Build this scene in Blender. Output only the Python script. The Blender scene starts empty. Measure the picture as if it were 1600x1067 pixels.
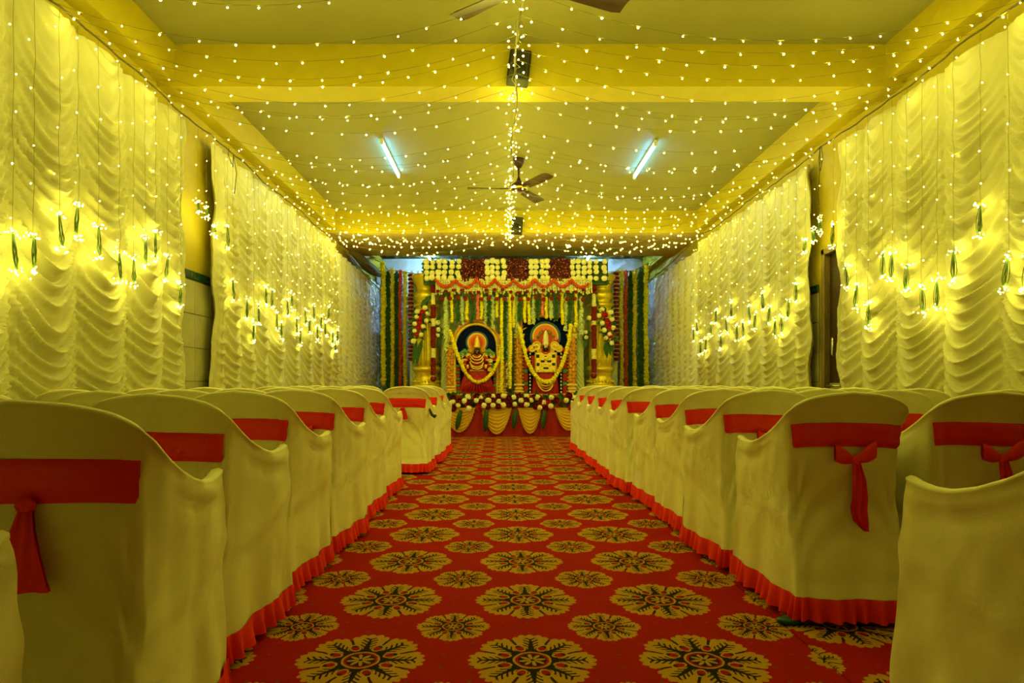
import bpy, math, random
import numpy as np
from mathutils import Vector, Matrix, noise

random.seed(7)
PI = math.pi
scene = bpy.context.scene
COL = scene.collection

# ------------------------------------------------------------------ camera, world, exposure
CAM_H = 0.9
cam_d = bpy.data.cameras.new('camera'); cam = bpy.data.objects.new('camera', cam_d); COL.objects.link(cam)
cam.location = (0, 0, CAM_H); cam.rotation_euler = (PI/2, 0, 0)
cam_d.sensor_width = 36.0; cam_d.lens = 22.5
cam_d.shift_x = 0.010; cam_d.shift_y = 0.0403
cam_d.clip_start = 0.02
scene.camera = cam

world = bpy.data.worlds.new('world'); scene.world = world; world.use_nodes = True
world.node_tree.nodes['Background'].inputs[0].default_value = (0.9, 0.8, 0.4, 1)
world.node_tree.nodes['Background'].inputs[1].default_value = 0.02

vs = scene.view_settings
vs.view_transform = 'Standard'; vs.look = 'None'; vs.gamma = 1.0; vs.use_curve_mapping = False
vs.exposure = 1.03
try:
    scene.cycles.use_denoising = True
    scene.cycles.max_bounces = 3; scene.cycles.diffuse_bounces = 3; scene.cycles.glossy_bounces = 2; scene.cycles.transmission_bounces = 1
    scene.cycles.use_adaptive_sampling = True; scene.cycles.adaptive_threshold = 0.07; scene.cycles.adaptive_min_samples = 12
    scene.cycles.sample_clamp_indirect = 4.0
    scene.cycles.use_light_tree = True
    scene.cycles.caustics_reflective = False; scene.cycles.caustics_refractive = False
except Exception:
    pass

LED = (1.0, 0.91, 0.10)          # colour of the fairy lights
LED_STRENGTH = 230.0
WALL_LED_STRENGTH = 42.0
CLUSTER_STRENGTH = 50.0
SWAG_STRENGTH = 1000.0
TUBE_STRENGTH = 21.0
TUBE_COLOR = (0.10, 0.45, 1.0)
BACK_TUBE_STRENGTH = 80.0
BACK_TUBE_COLOR = (0.32, 0.64, 1.0)

def W(px, py, Y):
    """point of the hall at depth Y (m) along the line of sight through a photo position"""
    return Vector(((px-784)*Y/1000.0, Y, CAM_H+(598-py)*Y/1000.0))

# ------------------------------------------------------------------ tags
def tag(o, label=None, cat=None, group=None, kind=None):
    if label: o['label'] = label
    if cat: o['category'] = cat
    if group: o['group'] = group
    if kind: o['kind'] = kind
    return o
def empty(name, loc=(0,0,0), rz=0, parent=None):
    o = bpy.data.objects.new(name, None); COL.objects.link(o)
    o.location = loc; o.rotation_euler = (0, 0, rz); o.empty_display_size = 0.05
    if parent: o.parent = parent
    return o
ONES = ['first','second','third','fourth','fifth','sixth','seventh','eighth','ninth','tenth','eleventh','twelfth',
        'thirteenth','fourteenth','fifteenth','sixteenth','seventeenth','eighteenth','nineteenth']
def ordn(n):
    if n <= 19: return ONES[n-1]
    t, u = divmod(n, 10)
    tens = {2:'twent',3:'thirt',4:'fort'}[t]
    return tens+'ieth' if u == 0 else tens+'y-'+ONES[u-1]

# ------------------------------------------------------------------ materials
class S:
    """tiny expression builder over Math nodes"""
    def __init__(self, nt, s): self.nt = nt; self.s = s
    def _op(self, op, *a):
        n = self.nt.nodes.new('ShaderNodeMath'); n.operation = op
        for i, v in enumerate((self,)+a):
            if isinstance(v, S): self.nt.links.new(v.s, n.inputs[i])
            else: n.inputs[i].default_value = float(v)
        return S(self.nt, n.outputs[0])
    def c(self, v):
        n = self.nt.nodes.new('ShaderNodeValue'); n.outputs[0].default_value = v; return S(self.nt, n.outputs[0])
    def __add__(s, o): return s._op('ADD', o)
    __radd__ = __add__
    def __sub__(s, o): return s._op('SUBTRACT', o)
    def __rsub__(s, o): return s.c(o)._op('SUBTRACT', s)
    def __mul__(s, o): return s._op('MULTIPLY', o)
    __rmul__ = __mul__
    def __truediv__(s, o): return s._op('DIVIDE', o)
    def lt(s, o): return s._op('LESS_THAN', o)
    def gt(s, o): return s._op('GREATER_THAN', o)
    def abs(s): return s._op('ABSOLUTE')
    def cos(s): return s._op('COSINE')
    def sin(s): return s._op('SINE')
    def rnd(s): return s._op('ROUND')
    def frac(s): return s._op('FRACT')
    def sqrt(s): return s._op('SQRT')
    def mn(s, o): return s._op('MINIMUM', o)
    def mx(s, o): return s._op('MAXIMUM', o)
    def atan2(s, o): return s._op('ARCTAN2', o)
    def __pow__(s, o): return s._op('POWER', o)

MATS = {}
def mat(name, col, rough=0.6, metal=0.0, bump=0.0, bscale=60.0, var=0.0, vscale=8.0, sheen=0.0, spec=0.4, stretch=None, trans=0.0):
    if name in MATS: return MATS[name]
    m = bpy.data.materials.new(name); m.use_nodes = True
    nt = m.node_tree; b = nt.nodes['Principled BSDF']
    b.inputs['Base Color'].default_value = (*col, 1); b.inputs['Roughness'].default_value = rough
    b.inputs['Metallic'].default_value = metal; b.inputs['Specular IOR Level'].default_value = spec
    if sheen: b.inputs['Sheen Weight'].default_value = sheen; b.inputs['Sheen Tint'].default_value = (*[min(1, c*1.1) for c in col], 1)
    tc = nt.nodes.new('ShaderNodeTexCoord'); vec = tc.outputs['Object']
    if stretch:
        mp = nt.nodes.new('ShaderNodeMapping'); mp.inputs['Scale'].default_value = stretch
        nt.links.new(vec, mp.inputs[0]); vec = mp.outputs[0]
    if var:
        n = nt.nodes.new('ShaderNodeTexNoise'); n.inputs['Scale'].default_value = vscale; n.inputs['Detail'].default_value = 4
        nt.links.new(vec, n.inputs['Vector'])
        mr = nt.nodes.new('ShaderNodeMapRange'); mr.inputs[1].default_value = .3; mr.inputs[2].default_value = .7
        mr.inputs[3].default_value = 1-var; mr.inputs[4].default_value = 1+var
        nt.links.new(n.outputs[0], mr.inputs[0])
        h = nt.nodes.new('ShaderNodeHueSaturation'); h.inputs['Color'].default_value = (*col, 1)
        nt.links.new(mr.outputs[0], h.inputs['Value']); nt.links.new(h.outputs[0], b.inputs['Base Color'])
    if bump:
        n = nt.nodes.new('ShaderNodeTexNoise'); n.inputs['Scale'].default_value = bscale; n.inputs['Detail'].default_value = 3
        nt.links.new(vec, n.inputs['Vector'])
        bp = nt.nodes.new('ShaderNodeBump'); bp.inputs['Strength'].default_value = bump; bp.inputs['Distance'].default_value = 0.02
        nt.links.new(n.outputs[0], bp.inputs['Height']); nt.links.new(bp.outputs[0], b.inputs['Normal'])
    MATS[name] = m
    return m
def emit(name, col, strength):
    m = bpy.data.materials.new(name); m.use_nodes = True; nt = m.node_tree
    nt.nodes.remove(nt.nodes['Principled BSDF'])
    e = nt.nodes.new('ShaderNodeEmission'); e.inputs[0].default_value = (*col, 1); e.inputs[1].default_value = strength
    nt.links.new(e.outputs[0], nt.nodes['Material Output'].inputs[0])
    m.cycles.emission_sampling = 'FRONT'
    return m
M_bulb = emit('led_bulb', LED, LED_STRENGTH)
M_wallbulb = emit('led_wall_bulb', LED, WALL_LED_STRENGTH)
M_swag = emit('led_swag', LED, SWAG_STRENGTH)
M_cluster = emit('led_cluster', LED, CLUSTER_STRENGTH)
M_tube = emit('fluorescent_tube', TUBE_COLOR, TUBE_STRENGTH)
M_tubeb = emit('bright_fluorescent_tube', BACK_TUBE_COLOR, BACK_TUBE_STRENGTH)
M_wall = mat('wall_paint', (.46, .37, .025), .6, bump=.06, bscale=40, var=.05)
M_wallw = mat('wall_white', (.78, .80, .74), .6, bump=.05, bscale=40, var=.04)
M_ceil = mat('ceiling_paint', (.31, .285, .11), .65, bump=.05, bscale=30, var=.04, vscale=2)
M_beam = mat('beam_paint', (.56, .45, .015), .55, bump=.04, bscale=30, var=.04)
M_soffit = mat('soffit_paint', (.60, .47, .20), .6, var=.05)
M_floor = mat('floor_stone', (.35, .30, .22), .4, var=.2)
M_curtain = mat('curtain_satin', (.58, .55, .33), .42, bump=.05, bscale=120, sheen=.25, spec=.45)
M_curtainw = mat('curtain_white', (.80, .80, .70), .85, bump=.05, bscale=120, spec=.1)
M_cover = mat('chair_cover_cloth', (.87, .83, .58), .7, bump=.03, bscale=220, sheen=.2)
M_red = mat('red_satin', (.94, .022, .012), .5, bump=.08, bscale=50, sheen=.7)
M_frill = mat('red_frill_cloth', (.94, .028, .014), .6, bump=.08, bscale=60, sheen=.6)
M_leg = mat('black_plastic', (.012, .012, .012), .45)
M_wire = mat('green_wire', (.16, .15, .04), .6)
M_rope = mat('dark_rope', (.10, .08, .03), .8)
M_coil = mat('wire_coil', (.07, .14, .04), .5)
M_tile = mat('wall_tile', (.42, .40, .25), .25, var=.10, vscale=5, bump=.02)
M_tileband = mat('green_marble_band', (.012, .05, .03), .25, var=.5, vscale=20)
M_grout = mat('tile_grout', (.22, .20, .14), .8)
M_wood = mat('dark_door_wood', (.035, .014, .008), .45, var=.3, vscale=6, stretch=(8, 8, 1))
M_frame = mat('door_frame_wood', (.20, .14, .05), .5, var=.2, vscale=6, stretch=(8, 8, 1))
M_steel = mat('steel', (.65, .65, .62), .25, metal=.9)
M_fan = mat('fan_brown', (.045, .012, .006), .5)
M_white = mat('white_plastic', (.8, .8, .8), .4)
M_speaker = mat('speaker_black', (.015, .015, .012), .55)
M_grille = mat('speaker_grille', (.05, .045, .03), .5, bump=.4, bscale=300)
M_gold = mat('gold_paint', (.95, .74, .05), .32, metal=.55, bump=.08, bscale=80, var=.1)
M_golddark = mat('antique_gold', (.78, .36, .04), .38, metal=.45, bump=.5, bscale=70, var=.35, vscale=60)
M_goldlt = mat('bright_gold', (.95, .70, .14), .35, metal=.4, bump=.4, bscale=90, var=.2, vscale=60)
M_yel = mat('marigold_yellow', (.96, .84, .015), .7, bump=.4, bscale=120, var=.15, vscale=60)
M_yel2 = mat('marigold_pale', (.88, .72, .03), .7, bump=.4, bscale=120, var=.15, vscale=60)
M_green = mat('leaf_green', (.030, .105, .022), .55, var=.35, vscale=50)
M_leaf = mat('banana_leaf', (.016, .085, .03), .35, var=.2, vscale=20, bump=.1)
M_pink = mat('pink_petals', (.90, .24, .24), .7, bump=.4, bscale=120, var=.2, vscale=60)
M_orr = mat('coral_petals', (.66, .07, .03), .7, bump=.4, bscale=120, var=.2, vscale=60)
M_dred = mat('rose_red', (.20, .005, .008), .55, var=.35, vscale=40)
M_roseB = mat('fringe_rose', (.24, .006, .010), .6)
M_maroon = mat('maroon_rose', (.085, .004, .008), .55, var=.5, vscale=40)
M_rred = mat('bright_rose', (.62, .02, .02), .55, var=.3, vscale=40)
M_cream = mat('cream_chrysanthemum', (.95, .92, .62), .7, bump=.4, bscale=140, var=.08, vscale=40)
M_jas = mat('jasmine', (.85, .80, .42), .7, var=.2, vscale=60)
M_palegreen = mat('pale_green_satin', (.66, .76, .46), .5, sheen=.2)
M_yelcloth = mat('yellow_satin', (.72, .42, .02), .4, sheen=.2, bump=.05)
M_redcloth = mat('red_stage_cloth', (.42, .010, .008), .6, bump=.1, bscale=40)
M_navy = mat('navy_panel', (.003, .008, .07), .8, spec=.05)
M_skin = mat('dark_idol_stone', (.012, .016, .016), .3)
M_white2 = mat('white_paint', (.85, .82, .70), .4)
M_orange = mat('halo_orange', (.85, .22, .02), .5)
M_haloy = mat('halo_yellow', (.90, .62, .10), .5)
M_haloc = mat('halo_red', (.75, .08, .01), .5)
M_glow = mat('halo_blue', (.04, .12, .30), .5)
M_sari = mat('red_silk', (.45, .012, .015), .4, bump=.25, bscale=60, var=.25, vscale=40)
M_greensilk = mat('green_silk', (.10, .26, .10), .45, var=.2, vscale=40)
M_plate = mat('green_plastic', (.004, .09, .05), .4)

def carpet_material():
    m = bpy.data.materials.new('carpet_medallion'); m.use_nodes = True; nt = m.node_tree
    b = nt.nodes['Principled BSDF']; b.inputs['Roughness'].default_value = .95; b.inputs['Specular IOR Level'].default_value = .1
    tc = nt.nodes.new('ShaderNodeTexCoord'); sx = nt.nodes.new('ShaderNodeSeparateXYZ')
    # gentle wobble so that the woven edges are not ruler straight
    nz = nt.nodes.new('ShaderNodeTexNoise'); nz.inputs['Scale'].default_value = 45
    nt.links.new(tc.outputs['Object'], nz.inputs['Vector'])
    va = nt.nodes.new('ShaderNodeVectorMath'); va.operation = 'MULTIPLY_ADD'
    va.inputs[1].default_value = (.008, .008, 0); nt.links.new(nz.outputs['Color'], va.inputs[0])
    nt.links.new(tc.outputs['Object'], va.inputs[2]); nt.links.new(va.outputs[0], sx.inputs[0])
    X = S(nt, sx.outputs[0]) - .004; Y = S(nt, sx.outputs[1]) - .004
    PX, PY = .55, .567
    gx = (X - .098)/PX; gy = (Y - 2.05)/PY
    bx = (gx - gx.rnd())*PX; by = (gy - gy.rnd())*PY
    hx = gx - .5; hy = gy - .5
    cx = (hx - hx.rnd())*PX; cy = (hy - hy.rnd())*PY
    rb = (bx*bx + by*by).sqrt()/.198; rs = (cx*cx + cy*cy).sqrt()/.128
    big = rb.lt(rs)
    r = rb.mn(rs)
    th = by.atan2(bx)*big + cy.atan2(cx)*(1-big)
    n8 = th*(8/(2*PI)) + 8.0
    a = ((n8 + .5).frac() - .5).abs()*2          # 0 on a leaf's mid line, 1 between two leaves
    lob = (th*20).cos().abs()
    outline = (1.02 - .16*(a**3.0)) + (lob - .6)*.07
    inside = r.lt(outline)
    # ---- dark parts
    base_dark = r.lt(.47 - .06*(1-a))
    vein = (a*r).lt(.24*(1.0 - r)) * r.gt(.30) * r.lt(.86)
    sv = (((r*8.0) - a*2.6).frac() - .5).abs().lt(.20) * (a*r).lt(.34) * r.gt(.45) * r.lt(.90)
    between = a.gt(.92) * r.gt(.62) * r.lt(.92)
    da = (1-a)*r*.95
    tear = (da*da/.052 + (r-.50)*(r-.50)/.020)
    tear_edge = tear.lt(1.0); tear_in = tear.lt(.52)
    dark = base_dark.mx(vein).mx(sv).mx(between)*(1-tear_edge)
    # ---- centre
    ring1 = r.gt(.275)*r.lt(.315); ring2 = r.gt(.235)*r.lt(.275)
    disc = r.lt(.235)
    pet = r.lt(.20*((n8*1.0 + .25).frac()*PI).sin().abs() + .02)*r.gt(.035)
    red_in = (tear_in*inside*(1-disc)*r.lt(.54)).mx(ring2)
    dark = dark.mx(tear_in*r.gt(.54))
    gold = inside*(1-dark)
    gold = gold.mx(ring1*inside)
    gold = gold*(1-red_in)*(1-disc) + pet*disc
    blk = inside*(1-gold)*(1-red_in)
    # small specks on the red ground
    sx2 = X/.095; sy2 = Y/.095
    qx = sx2 - sx2.rnd(); qy = sy2 - sy2.rnd()
    speck = (qx*qx + qy*qy).lt(.006)*(1-inside)
    def mixc(fac, c1, c2):
        n = nt.nodes.new('ShaderNodeMix'); n.data_type = 'RGBA'; nt.links.new(fac.s, n.inputs[0])
        for idx, c in ((6, c1), (7, c2)):
            if isinstance(c, tuple): n.inputs[idx].default_value = (*c, 1)
            else: nt.links.new(c, n.inputs[idx])
        return n.outputs[2]
    c = mixc(speck*.6, (.36, .007, .003), (.18, .06, .01))
    c = mixc(blk, c, (.018, .010, .004))
    c = mixc(gold, c, (.48, .26, .03))
    n2 = nt.nodes.new('ShaderNodeTexNoise'); n2.inputs['Scale'].default_value = 5; n2.inputs['Detail'].default_value = 5
    nt.links.new(tc.outputs['Object'], n2.inputs['Vector'])
    mr = nt.nodes.new('ShaderNodeMapRange'); mr.inputs[3].default_value = .8; mr.inputs[4].default_value = 1.2
    nt.links.new(n2.outputs[0], mr.inputs[0])
    hs = nt.nodes.new('ShaderNodeHueSaturation'); nt.links.new(c, hs.inputs['Color']); nt.links.new(mr.outputs[0], hs.inputs['Value'])
    nt.links.new(hs.outputs[0], b.inputs['Base Color'])
    n3 = nt.nodes.new('ShaderNodeTexNoise'); n3.inputs['Scale'].default_value = 400
    nt.links.new(tc.outputs['Object'], n3.inputs['Vector'])
    bp = nt.nodes.new('ShaderNodeBump'); bp.inputs['Strength'].default_value = .3; bp.inputs['Distance'].default_value = .004
    nt.links.new(n3.outputs[0], bp.inputs['Height']); nt.links.new(bp.outputs[0], b.inputs['Normal'])
    return m
M_carpet = carpet_material()

# ------------------------------------------------------------------ mesh builder
class MB:
    def __init__(s): s.v = []; s.f = []
    def quadbox(s, lo, hi):
        x0,y0,z0 = lo; x1,y1,z1 = hi; n = len(s.v)
        s.v += [(x0,y0,z0),(x1,y0,z0),(x1,y1,z0),(x0,y1,z0),(x0,y0,z1),(x1,y0,z1),(x1,y1,z1),(x0,y1,z1)]
        s.f += [(n+3,n+2,n+1,n),(n+4,n+5,n+6,n+7),(n,n+1,n+5,n+4),(n+1,n+2,n+6,n+5),(n+2,n+3,n+7,n+6),(n+3,n,n+4,n+7)]
        return s
    def bevbox(s, lo, hi, b):
        """box with chamfered edges"""
        x0,y0,z0 = lo; x1,y1,z1 = hi; n = len(s.v)
        b = min(b, (x1-x0)/2.01, (y1-y0)/2.01, (z1-z0)/2.01)
        for zz, i in ((z0, b), (z0+b, 0), (z1-b, 0), (z1, b)):
            for (xx, yy) in ((x0+b,y0),(x1-b,y0),(x1,y0+b),(x1,y1-b),(x1-b,y1),(x0+b,y1),(x0,y1-b),(x0,y0+b)):
                cx = min(max(xx, x0+i), x1-i); cy = min(max(yy, y0+i), y1-i)
                s.v.append((cx, cy, zz))
        for k in range(3):
            for j in range(8):
                a = n+k*8+j; c = n+k*8+(j+1)%8
                s.f.append((a, c, c+8, a+8))
        s.f.append(tuple(n+7-j for j in range(8))); s.f.append(tuple(n+24+j for j in range(8)))
        return s
    def tube(s, pts, r, n=6, cap=True):
        pts = [Vector(p) for p in pts]; base = len(s.v); L = len(pts)
        rr = r if isinstance(r, (list, tuple)) else [r]*L
        up = Vector((0,0,1))
        for i, p in enumerate(pts):
            d = (pts[min(i+1, L-1)] - pts[max(i-1, 0)])
            d = d.normalized() if d.length > 1e-9 else Vector((0,0,1))
            ref = up if abs(d.z) < .95 else Vector((1,0,0))
            a = d.cross(ref).normalized(); b = a.cross(d).normalized()
            for k in range(n):
                t = 2*PI*k/n
                s.v.append(tuple(p + a*math.cos(t)*rr[i] + b*math.sin(t)*rr[i]))
        for i in range(L-1):
            for k in range(n):
                a0 = base+i*n+k; b0 = base+i*n+(k+1)%n
                s.f.append((a0, b0, b0+n, a0+n))
        if cap:
            s.f.append(tuple(base+k for k in range(n))[::-1]); s.f.append(tuple(base+(L-1)*n+k for k in range(n)))
        return s
    def lathe(s, prof, n=16, c=(0,0,0), rfun=None, axis='z'):
        base = len(s.v)
        for (r, z) in prof:
            for k in range(n):
                t = 2*PI*k/n
                q = r*(rfun(t, z) if rfun else 1)
                if axis == 'z': s.v.append((c[0]+q*math.cos(t), c[1]+q*math.sin(t), c[2]+z))
                else: s.v.append((c[0]+q*math.cos(t), c[1]+z, c[2]+q*math.sin(t)))
        for i in range(len(prof)-1):
            for k in range(n):
                a = base+i*n+k; b = base+i*n+(k+1)%n
                s.f.append((a, b, b+n, a+n) if axis == 'z' else (b, a, a+n, b+n))
        f1 = tuple(base+k for k in range(n)); f2 = tuple(base+(len(prof)-1)*n+k for k in range(n))
        s.f.append(f1[::-1] if axis == 'z' else f1); s.f.append(f2 if axis == 'z' else f2[::-1])
        return s
    def ball(s, c, r, nu=8, nv=5, sc=(1,1,1), jit=0.0):
        base = len(s.v)
        s.v.append((c[0], c[1], c[2]-r*sc[2]))
        for j in range(1, nv):
            ph = -PI/2 + PI*j/nv
            for k in range(nu):
                t = 2*PI*(k + .5*(j % 2))/nu
                q = r*(1+random.uniform(-jit, jit))
                s.v.append((c[0]+q*sc[0]*math.cos(ph)*math.cos(t), c[1]+q*sc[1]*math.cos(ph)*math.sin(t), c[2]+q*sc[2]*math.sin(ph)))
        s.v.append((c[0], c[1], c[2]+r*sc[2])); top = len(s.v)-1
        for k in range(nu):
            s.f.append((base, base+1+(k+1)%nu, base+1+k))
            for j in range(nv-2):
                a = base+1+j*nu+k; b = base+1+j*nu+(k+1)%nu
                s.f.append((a, b, b+nu, a+nu))
            s.f.append((base+1+(nv-2)*nu+k, base+1+(nv-2)*nu+(k+1)%nu, top))
        return s
    def octa(s, c, r):
        n = len(s.v); x,y,z = c
        s.v += [(x+r,y,z),(x-r,y,z),(x,y+r,z),(x,y-r,z),(x,y,z+r),(x,y,z-r)]
        s.f += [(n,n+2,n+4),(n+2,n+1,n+4),(n+1,n+3,n+4),(n+3,n,n+4),(n+2,n,n+5),(n+1,n+2,n+5),(n+3,n+1,n+5),(n,n+3,n+5)]
        return s
    def grid(s, P, flip=False):
        """P[i][j] points"""
        base = len(s.v); R = len(P); C = len(P[0])
        for row in P:
            for p in row: s.v.append(tuple(p))
        for i in range(R-1):
            for j in range(C-1):
                a = base+i*C+j
                q = (a, a+1, a+C+1, a+C)
                s.f.append(q[::-1] if flip else q)
        return s
    def leaf(s, base_p, d, side, L, w, bend=0.0):
        """pointed leaf blade, slightly folded along its mid rib"""
        b0 = len(s.v); d = Vector(d).normalized(); side = Vector(side).normalized(); nrm = d.cross(side).normalized()
        p0 = Vector(base_p)
        for t, ww in ((0,.15),(.35,1),(.7,.75),(1,0.02)):
            c = p0 + d*L*t + nrm*bend*t*t*L
            s.v += [tuple(c-side*w*ww/2+nrm*w*.12*ww), tuple(c), tuple(c+side*w*ww/2+nrm*w*.12*ww)]
        for i in range(3):
            a = b0+i*3
            s.f += [(a,a+1,a+4,a+3),(a+1,a+2,a+5,a+4)]
        return s
    def prism(s, poly, y0, y1, axis='y'):
        """extrude polygon given in (x, z) from y0 (front) to y1"""
        n = len(poly); b = len(s.v)
        for y in (y0, y1):
            for (x, z) in poly: s.v.append((x, y, z))
        s.f.append(tuple(range(b, b+n))); s.f.append(tuple(range(b+2*n-1, b+n-1, -1)))
        for k in range(n):
            k2 = (k+1) % n
            s.f.append((b+k2, b+k, b+n+k, b+n+k2))
        return s
    def mesh(s, name, m, smooth=True):
        me = bpy.data.meshes.new(name); me.from_pydata(s.v, [], s.f)
        me.materials.append(m)
        if smooth: me.shade_smooth() if hasattr(me, 'shade_smooth') else me.polygons.foreach_set('use_smooth', [True]*len(me.polygons))
        return me
    def build(s, name, m, parent=None, smooth=True, loc=None):
        o = bpy.data.objects.new(name, s.mesh(name, m, smooth)); COL.objects.link(o)
        if parent: o.parent = parent
        if loc is not None: o.location = loc
        return o
def link(name, me, parent=None, loc=(0,0,0), rot=(0,0,0), sc=1.0):
    o = bpy.data.objects.new(name, me); COL.objects.link(o); o.location = loc; o.rotation_euler = rot
    o.scale = (sc, sc, sc) if not isinstance(sc, tuple) else sc
    if parent: o.parent = parent
    return o
def sharp(o, ang=40):
    try:
        o.data.set_sharp_from_angle(angle=math.radians(ang))
    except Exception: pass
    return o
def grid_np(name, V, m, parent=None, flip=False):
    """fast mesh from numpy grid V[R,C,3]"""
    R, C, _ = V.shape
    me = bpy.data.meshes.new(name)
    idx = np.arange(R*C).reshape(R, C)
    q = np.stack([idx[:-1,:-1], idx[:-1,1:], idx[1:,1:], idx[1:,:-1]], -1).reshape(-1, 4)
    if flip: q = q[:, ::-1]
    nf = len(q)
    me.vertices.add(R*C); me.vertices.foreach_set('co', V.reshape(-1).astype(np.float32))
    me.loops.add(nf*4); me.loops.foreach_set('vertex_index', np.ascontiguousarray(q).reshape(-1).astype(np.int32))
    me.polygons.add(nf); me.polygons.foreach_set('loop_start', np.arange(0, nf*4, 4, dtype=np.int32))
    me.polygons.foreach_set('use_smooth', np.ones(nf, dtype=bool))
    me.update(calc_edges=True); me.materials.append(m)
    o = bpy.data.objects.new(name, me); COL.objects.link(o)
    if parent: o.parent = parent
    return o

# ------------------------------------------------------------------ the hall
XL, XR, YB, YF = -2.75, 3.20, 13.95, -4.0
ZC = CAM_H + 2.70            # ceiling
ZB = CAM_H + 2.36            # underside of beams
BEAM1 = (5.10, 5.38); BEAM2 = (10.04, 11.90)
def struct(name, mb, m, smooth=False):
    return tag(mb.build(name, m, smooth=smooth), kind='structure')
struct('floor', MB().quadbox((XL-.2, YF, -.12), (XR+.2, YB+.2, 0)), M_floor)
struct('ceiling', MB().quadbox((XL-.2, YF, ZC), (XR+.2, YB+.2, ZC+.15)), M_ceil)
wl = struct('wall_left', MB().quadbox((XL-.2, YF, 0), (XL, YB, ZC)), M_wall)
struct('wall_front', MB().quadbox((XL-.2, YF-.2, 0), (XR+.2, YF, ZC)), M_wall)
struct('wall_back', MB().quadbox((XL-.2, YB, 0), (XR+.2, YB+.2, ZC)), M_wallw)
# right wall with a door opening
DY0, DY1, DZ = 5.35, 6.36, 2.22
mb = MB().quadbox((XR, YF, 0), (XR+.2, DY0, ZC)).quadbox((XR, DY1, 0), (XR+.2, YB, ZC)).quadbox((XR, DY0, DZ), (XR+.2, DY1, ZC))
wr = struct('wall_right', mb, M_wall)
b1 = struct('trim_1', MB().quadbox((XL, BEAM1[0], ZB), (XR, BEAM1[1], ZC)), M_beam); b1['label'] = 'yellow painted ceiling beam near the camera'
b2 = struct('trim_2', MB().quadbox((XL, BEAM2[0], ZB), (XR, BEAM2[0]+.06, ZC)), M_beam); b2['label'] = 'yellow face of the far ceiling beam'
b3 = struct('trim_3', MB().quadbox((XL, BEAM2[0]+.06, ZB), (XR, BEAM2[1], ZC)), M_soffit); b3['label'] = 'brown soffit in front of the altar'
b0 = struct('trim_4', MB().quadbox((XL, .0, ZB), (XR, .28, ZC)), M_beam); b0['label'] = 'yellow ceiling beam above the camera'
# painted ledges where the ceiling meets the side walls
t5 = struct('trim_5', MB().quadbox((XL, YF, ZC-.30), (XL+.14, YB, ZC)), M_beam); t6 = struct('trim_6', MB().quadbox((XR-.14, YF, ZC-.30), (XR, YB, ZC)), M_beam)
# wall tiles in the two gaps between the curtains: each tile of its own
def tiles(wall, side, y0, y1, xface):
    s = 1 if side == 'left' else -1
    T = .298
    tile_me = MB().bevbox((-.006, 0, 0), (.006, T-.005, T-.005), .003).mesh('tile', M_tile, smooth=False)
    back = MB().quadbox((min(xface, xface+s*.010), y0, 0), (max(xface, xface+s*.010), y1, 6*T+.03)).build('tile_bed', M_grout, wall, smooth=False)
    y = y0
    while y < y1-.05:
        for r in range(6):
            o = link('tile', tile_me, wall, (xface+s*.013, y, r*T+.02))
            if y+T > y1: o.scale = (1, (y1-y)/T, 1)
        y += T
    bnd = MB()
    yy = y0
    me = MB().bevbox((-.008, 0, 0), (.008, .297, .075), .004).mesh('border_tile', M_tileband, smooth=False)
    while yy < y1-.05:
        o = link('border_tile', me, wall, (xface+s*.015, yy, 6*T+.025))
        if yy+.3 > y1: o.scale = (1, (y1-yy)/.3, 1)
        yy += .3
tiles(wl, 'left', 5.10, 6.30, XL)
tiles(wr, 'right', DY1+.08, 7.0, XR)
# door on the right
d = empty('door_1', (XR, DY0, 0)); tag(d, kind='structure')
w = DY1-DY0
MB().bevbox((.03, .05, .01), (.075, w-.05, DZ-.05), .004).build('door_leaf', M_wood, d, False)
for (a0, a1, z0, z1) in ((.13, w/2-.04, .2, .95), (w/2+.04, w-.13, .2, .95), (.13, w/2-.04, 1.1, 2.02), (w/2+.04, w-.13, 1.1, 2.02)):
    MB().bevbox((.018, a0, z0), (.032, a1, z1), .008).build('door_panel', M_wood, d, False)
f = MB().bevbox((-.03, 0, 0), (.12, .06, DZ), .006).bevbox((-.03, w-.06, 0), (.12, w, DZ), .006).bevbox((-.03, 0, DZ-.06), (.12, w, DZ), .006)
f.build('door_frame', M_frame, d, False)
hy = w-.22
MB().tube([(.02, hy, 1.15), (-.03, hy, 1.17), (-.03, hy, 1.33), (.02, hy, 1.35)], .011, 8).build('door_handle', M_steel, d)
lt = MB().bevbox((-.005, hy-.10, .84), (.018, hy+.10, .90), .004).build('latch_plate', M_steel, d, False)
MB().tube([(-.016, hy-.12, .87), (-.016, hy+.14, .87)], .010, 8).build('bolt', M_steel, lt)
MB().bevbox((-.03, hy-.03, .66), (-.002, hy+.03, .76), .008).tube([(-.016, hy-.018, .76), (-.016, hy-.018, .80), (-.016, hy, .83), (-.016, hy+.018, .80), (-.016, hy+.018, .76)], .005, 6).build('padlock', M_steel, lt)

# ------------------------------------------------------------------ carpets
def carpet(x0, x1, y0, y1, dx, dy, label, z=0.012):
    o = MB().bevbox((x0-dx, y0-dy, 0), (x1-dx, y1-dy, z), .004).build('carpet', M_carpet, smooth=False)
    o.location = (dx, dy, 0.0)
    return tag(o, label, 'carpet')
carpet(-1.06, 1.035, -2.0, 10.55, 0, 0, 'red carpet with gold medallions running down the central aisle')
carpet(1.04, 3.08, -2.0, 10.55, .04, .30, 'red medallion carpet under the right block of chairs')
carpet(-2.64, -1.065, -2.0, 10.55, .1, .12, 'red medallion carpet under the left block of chairs')

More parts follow.
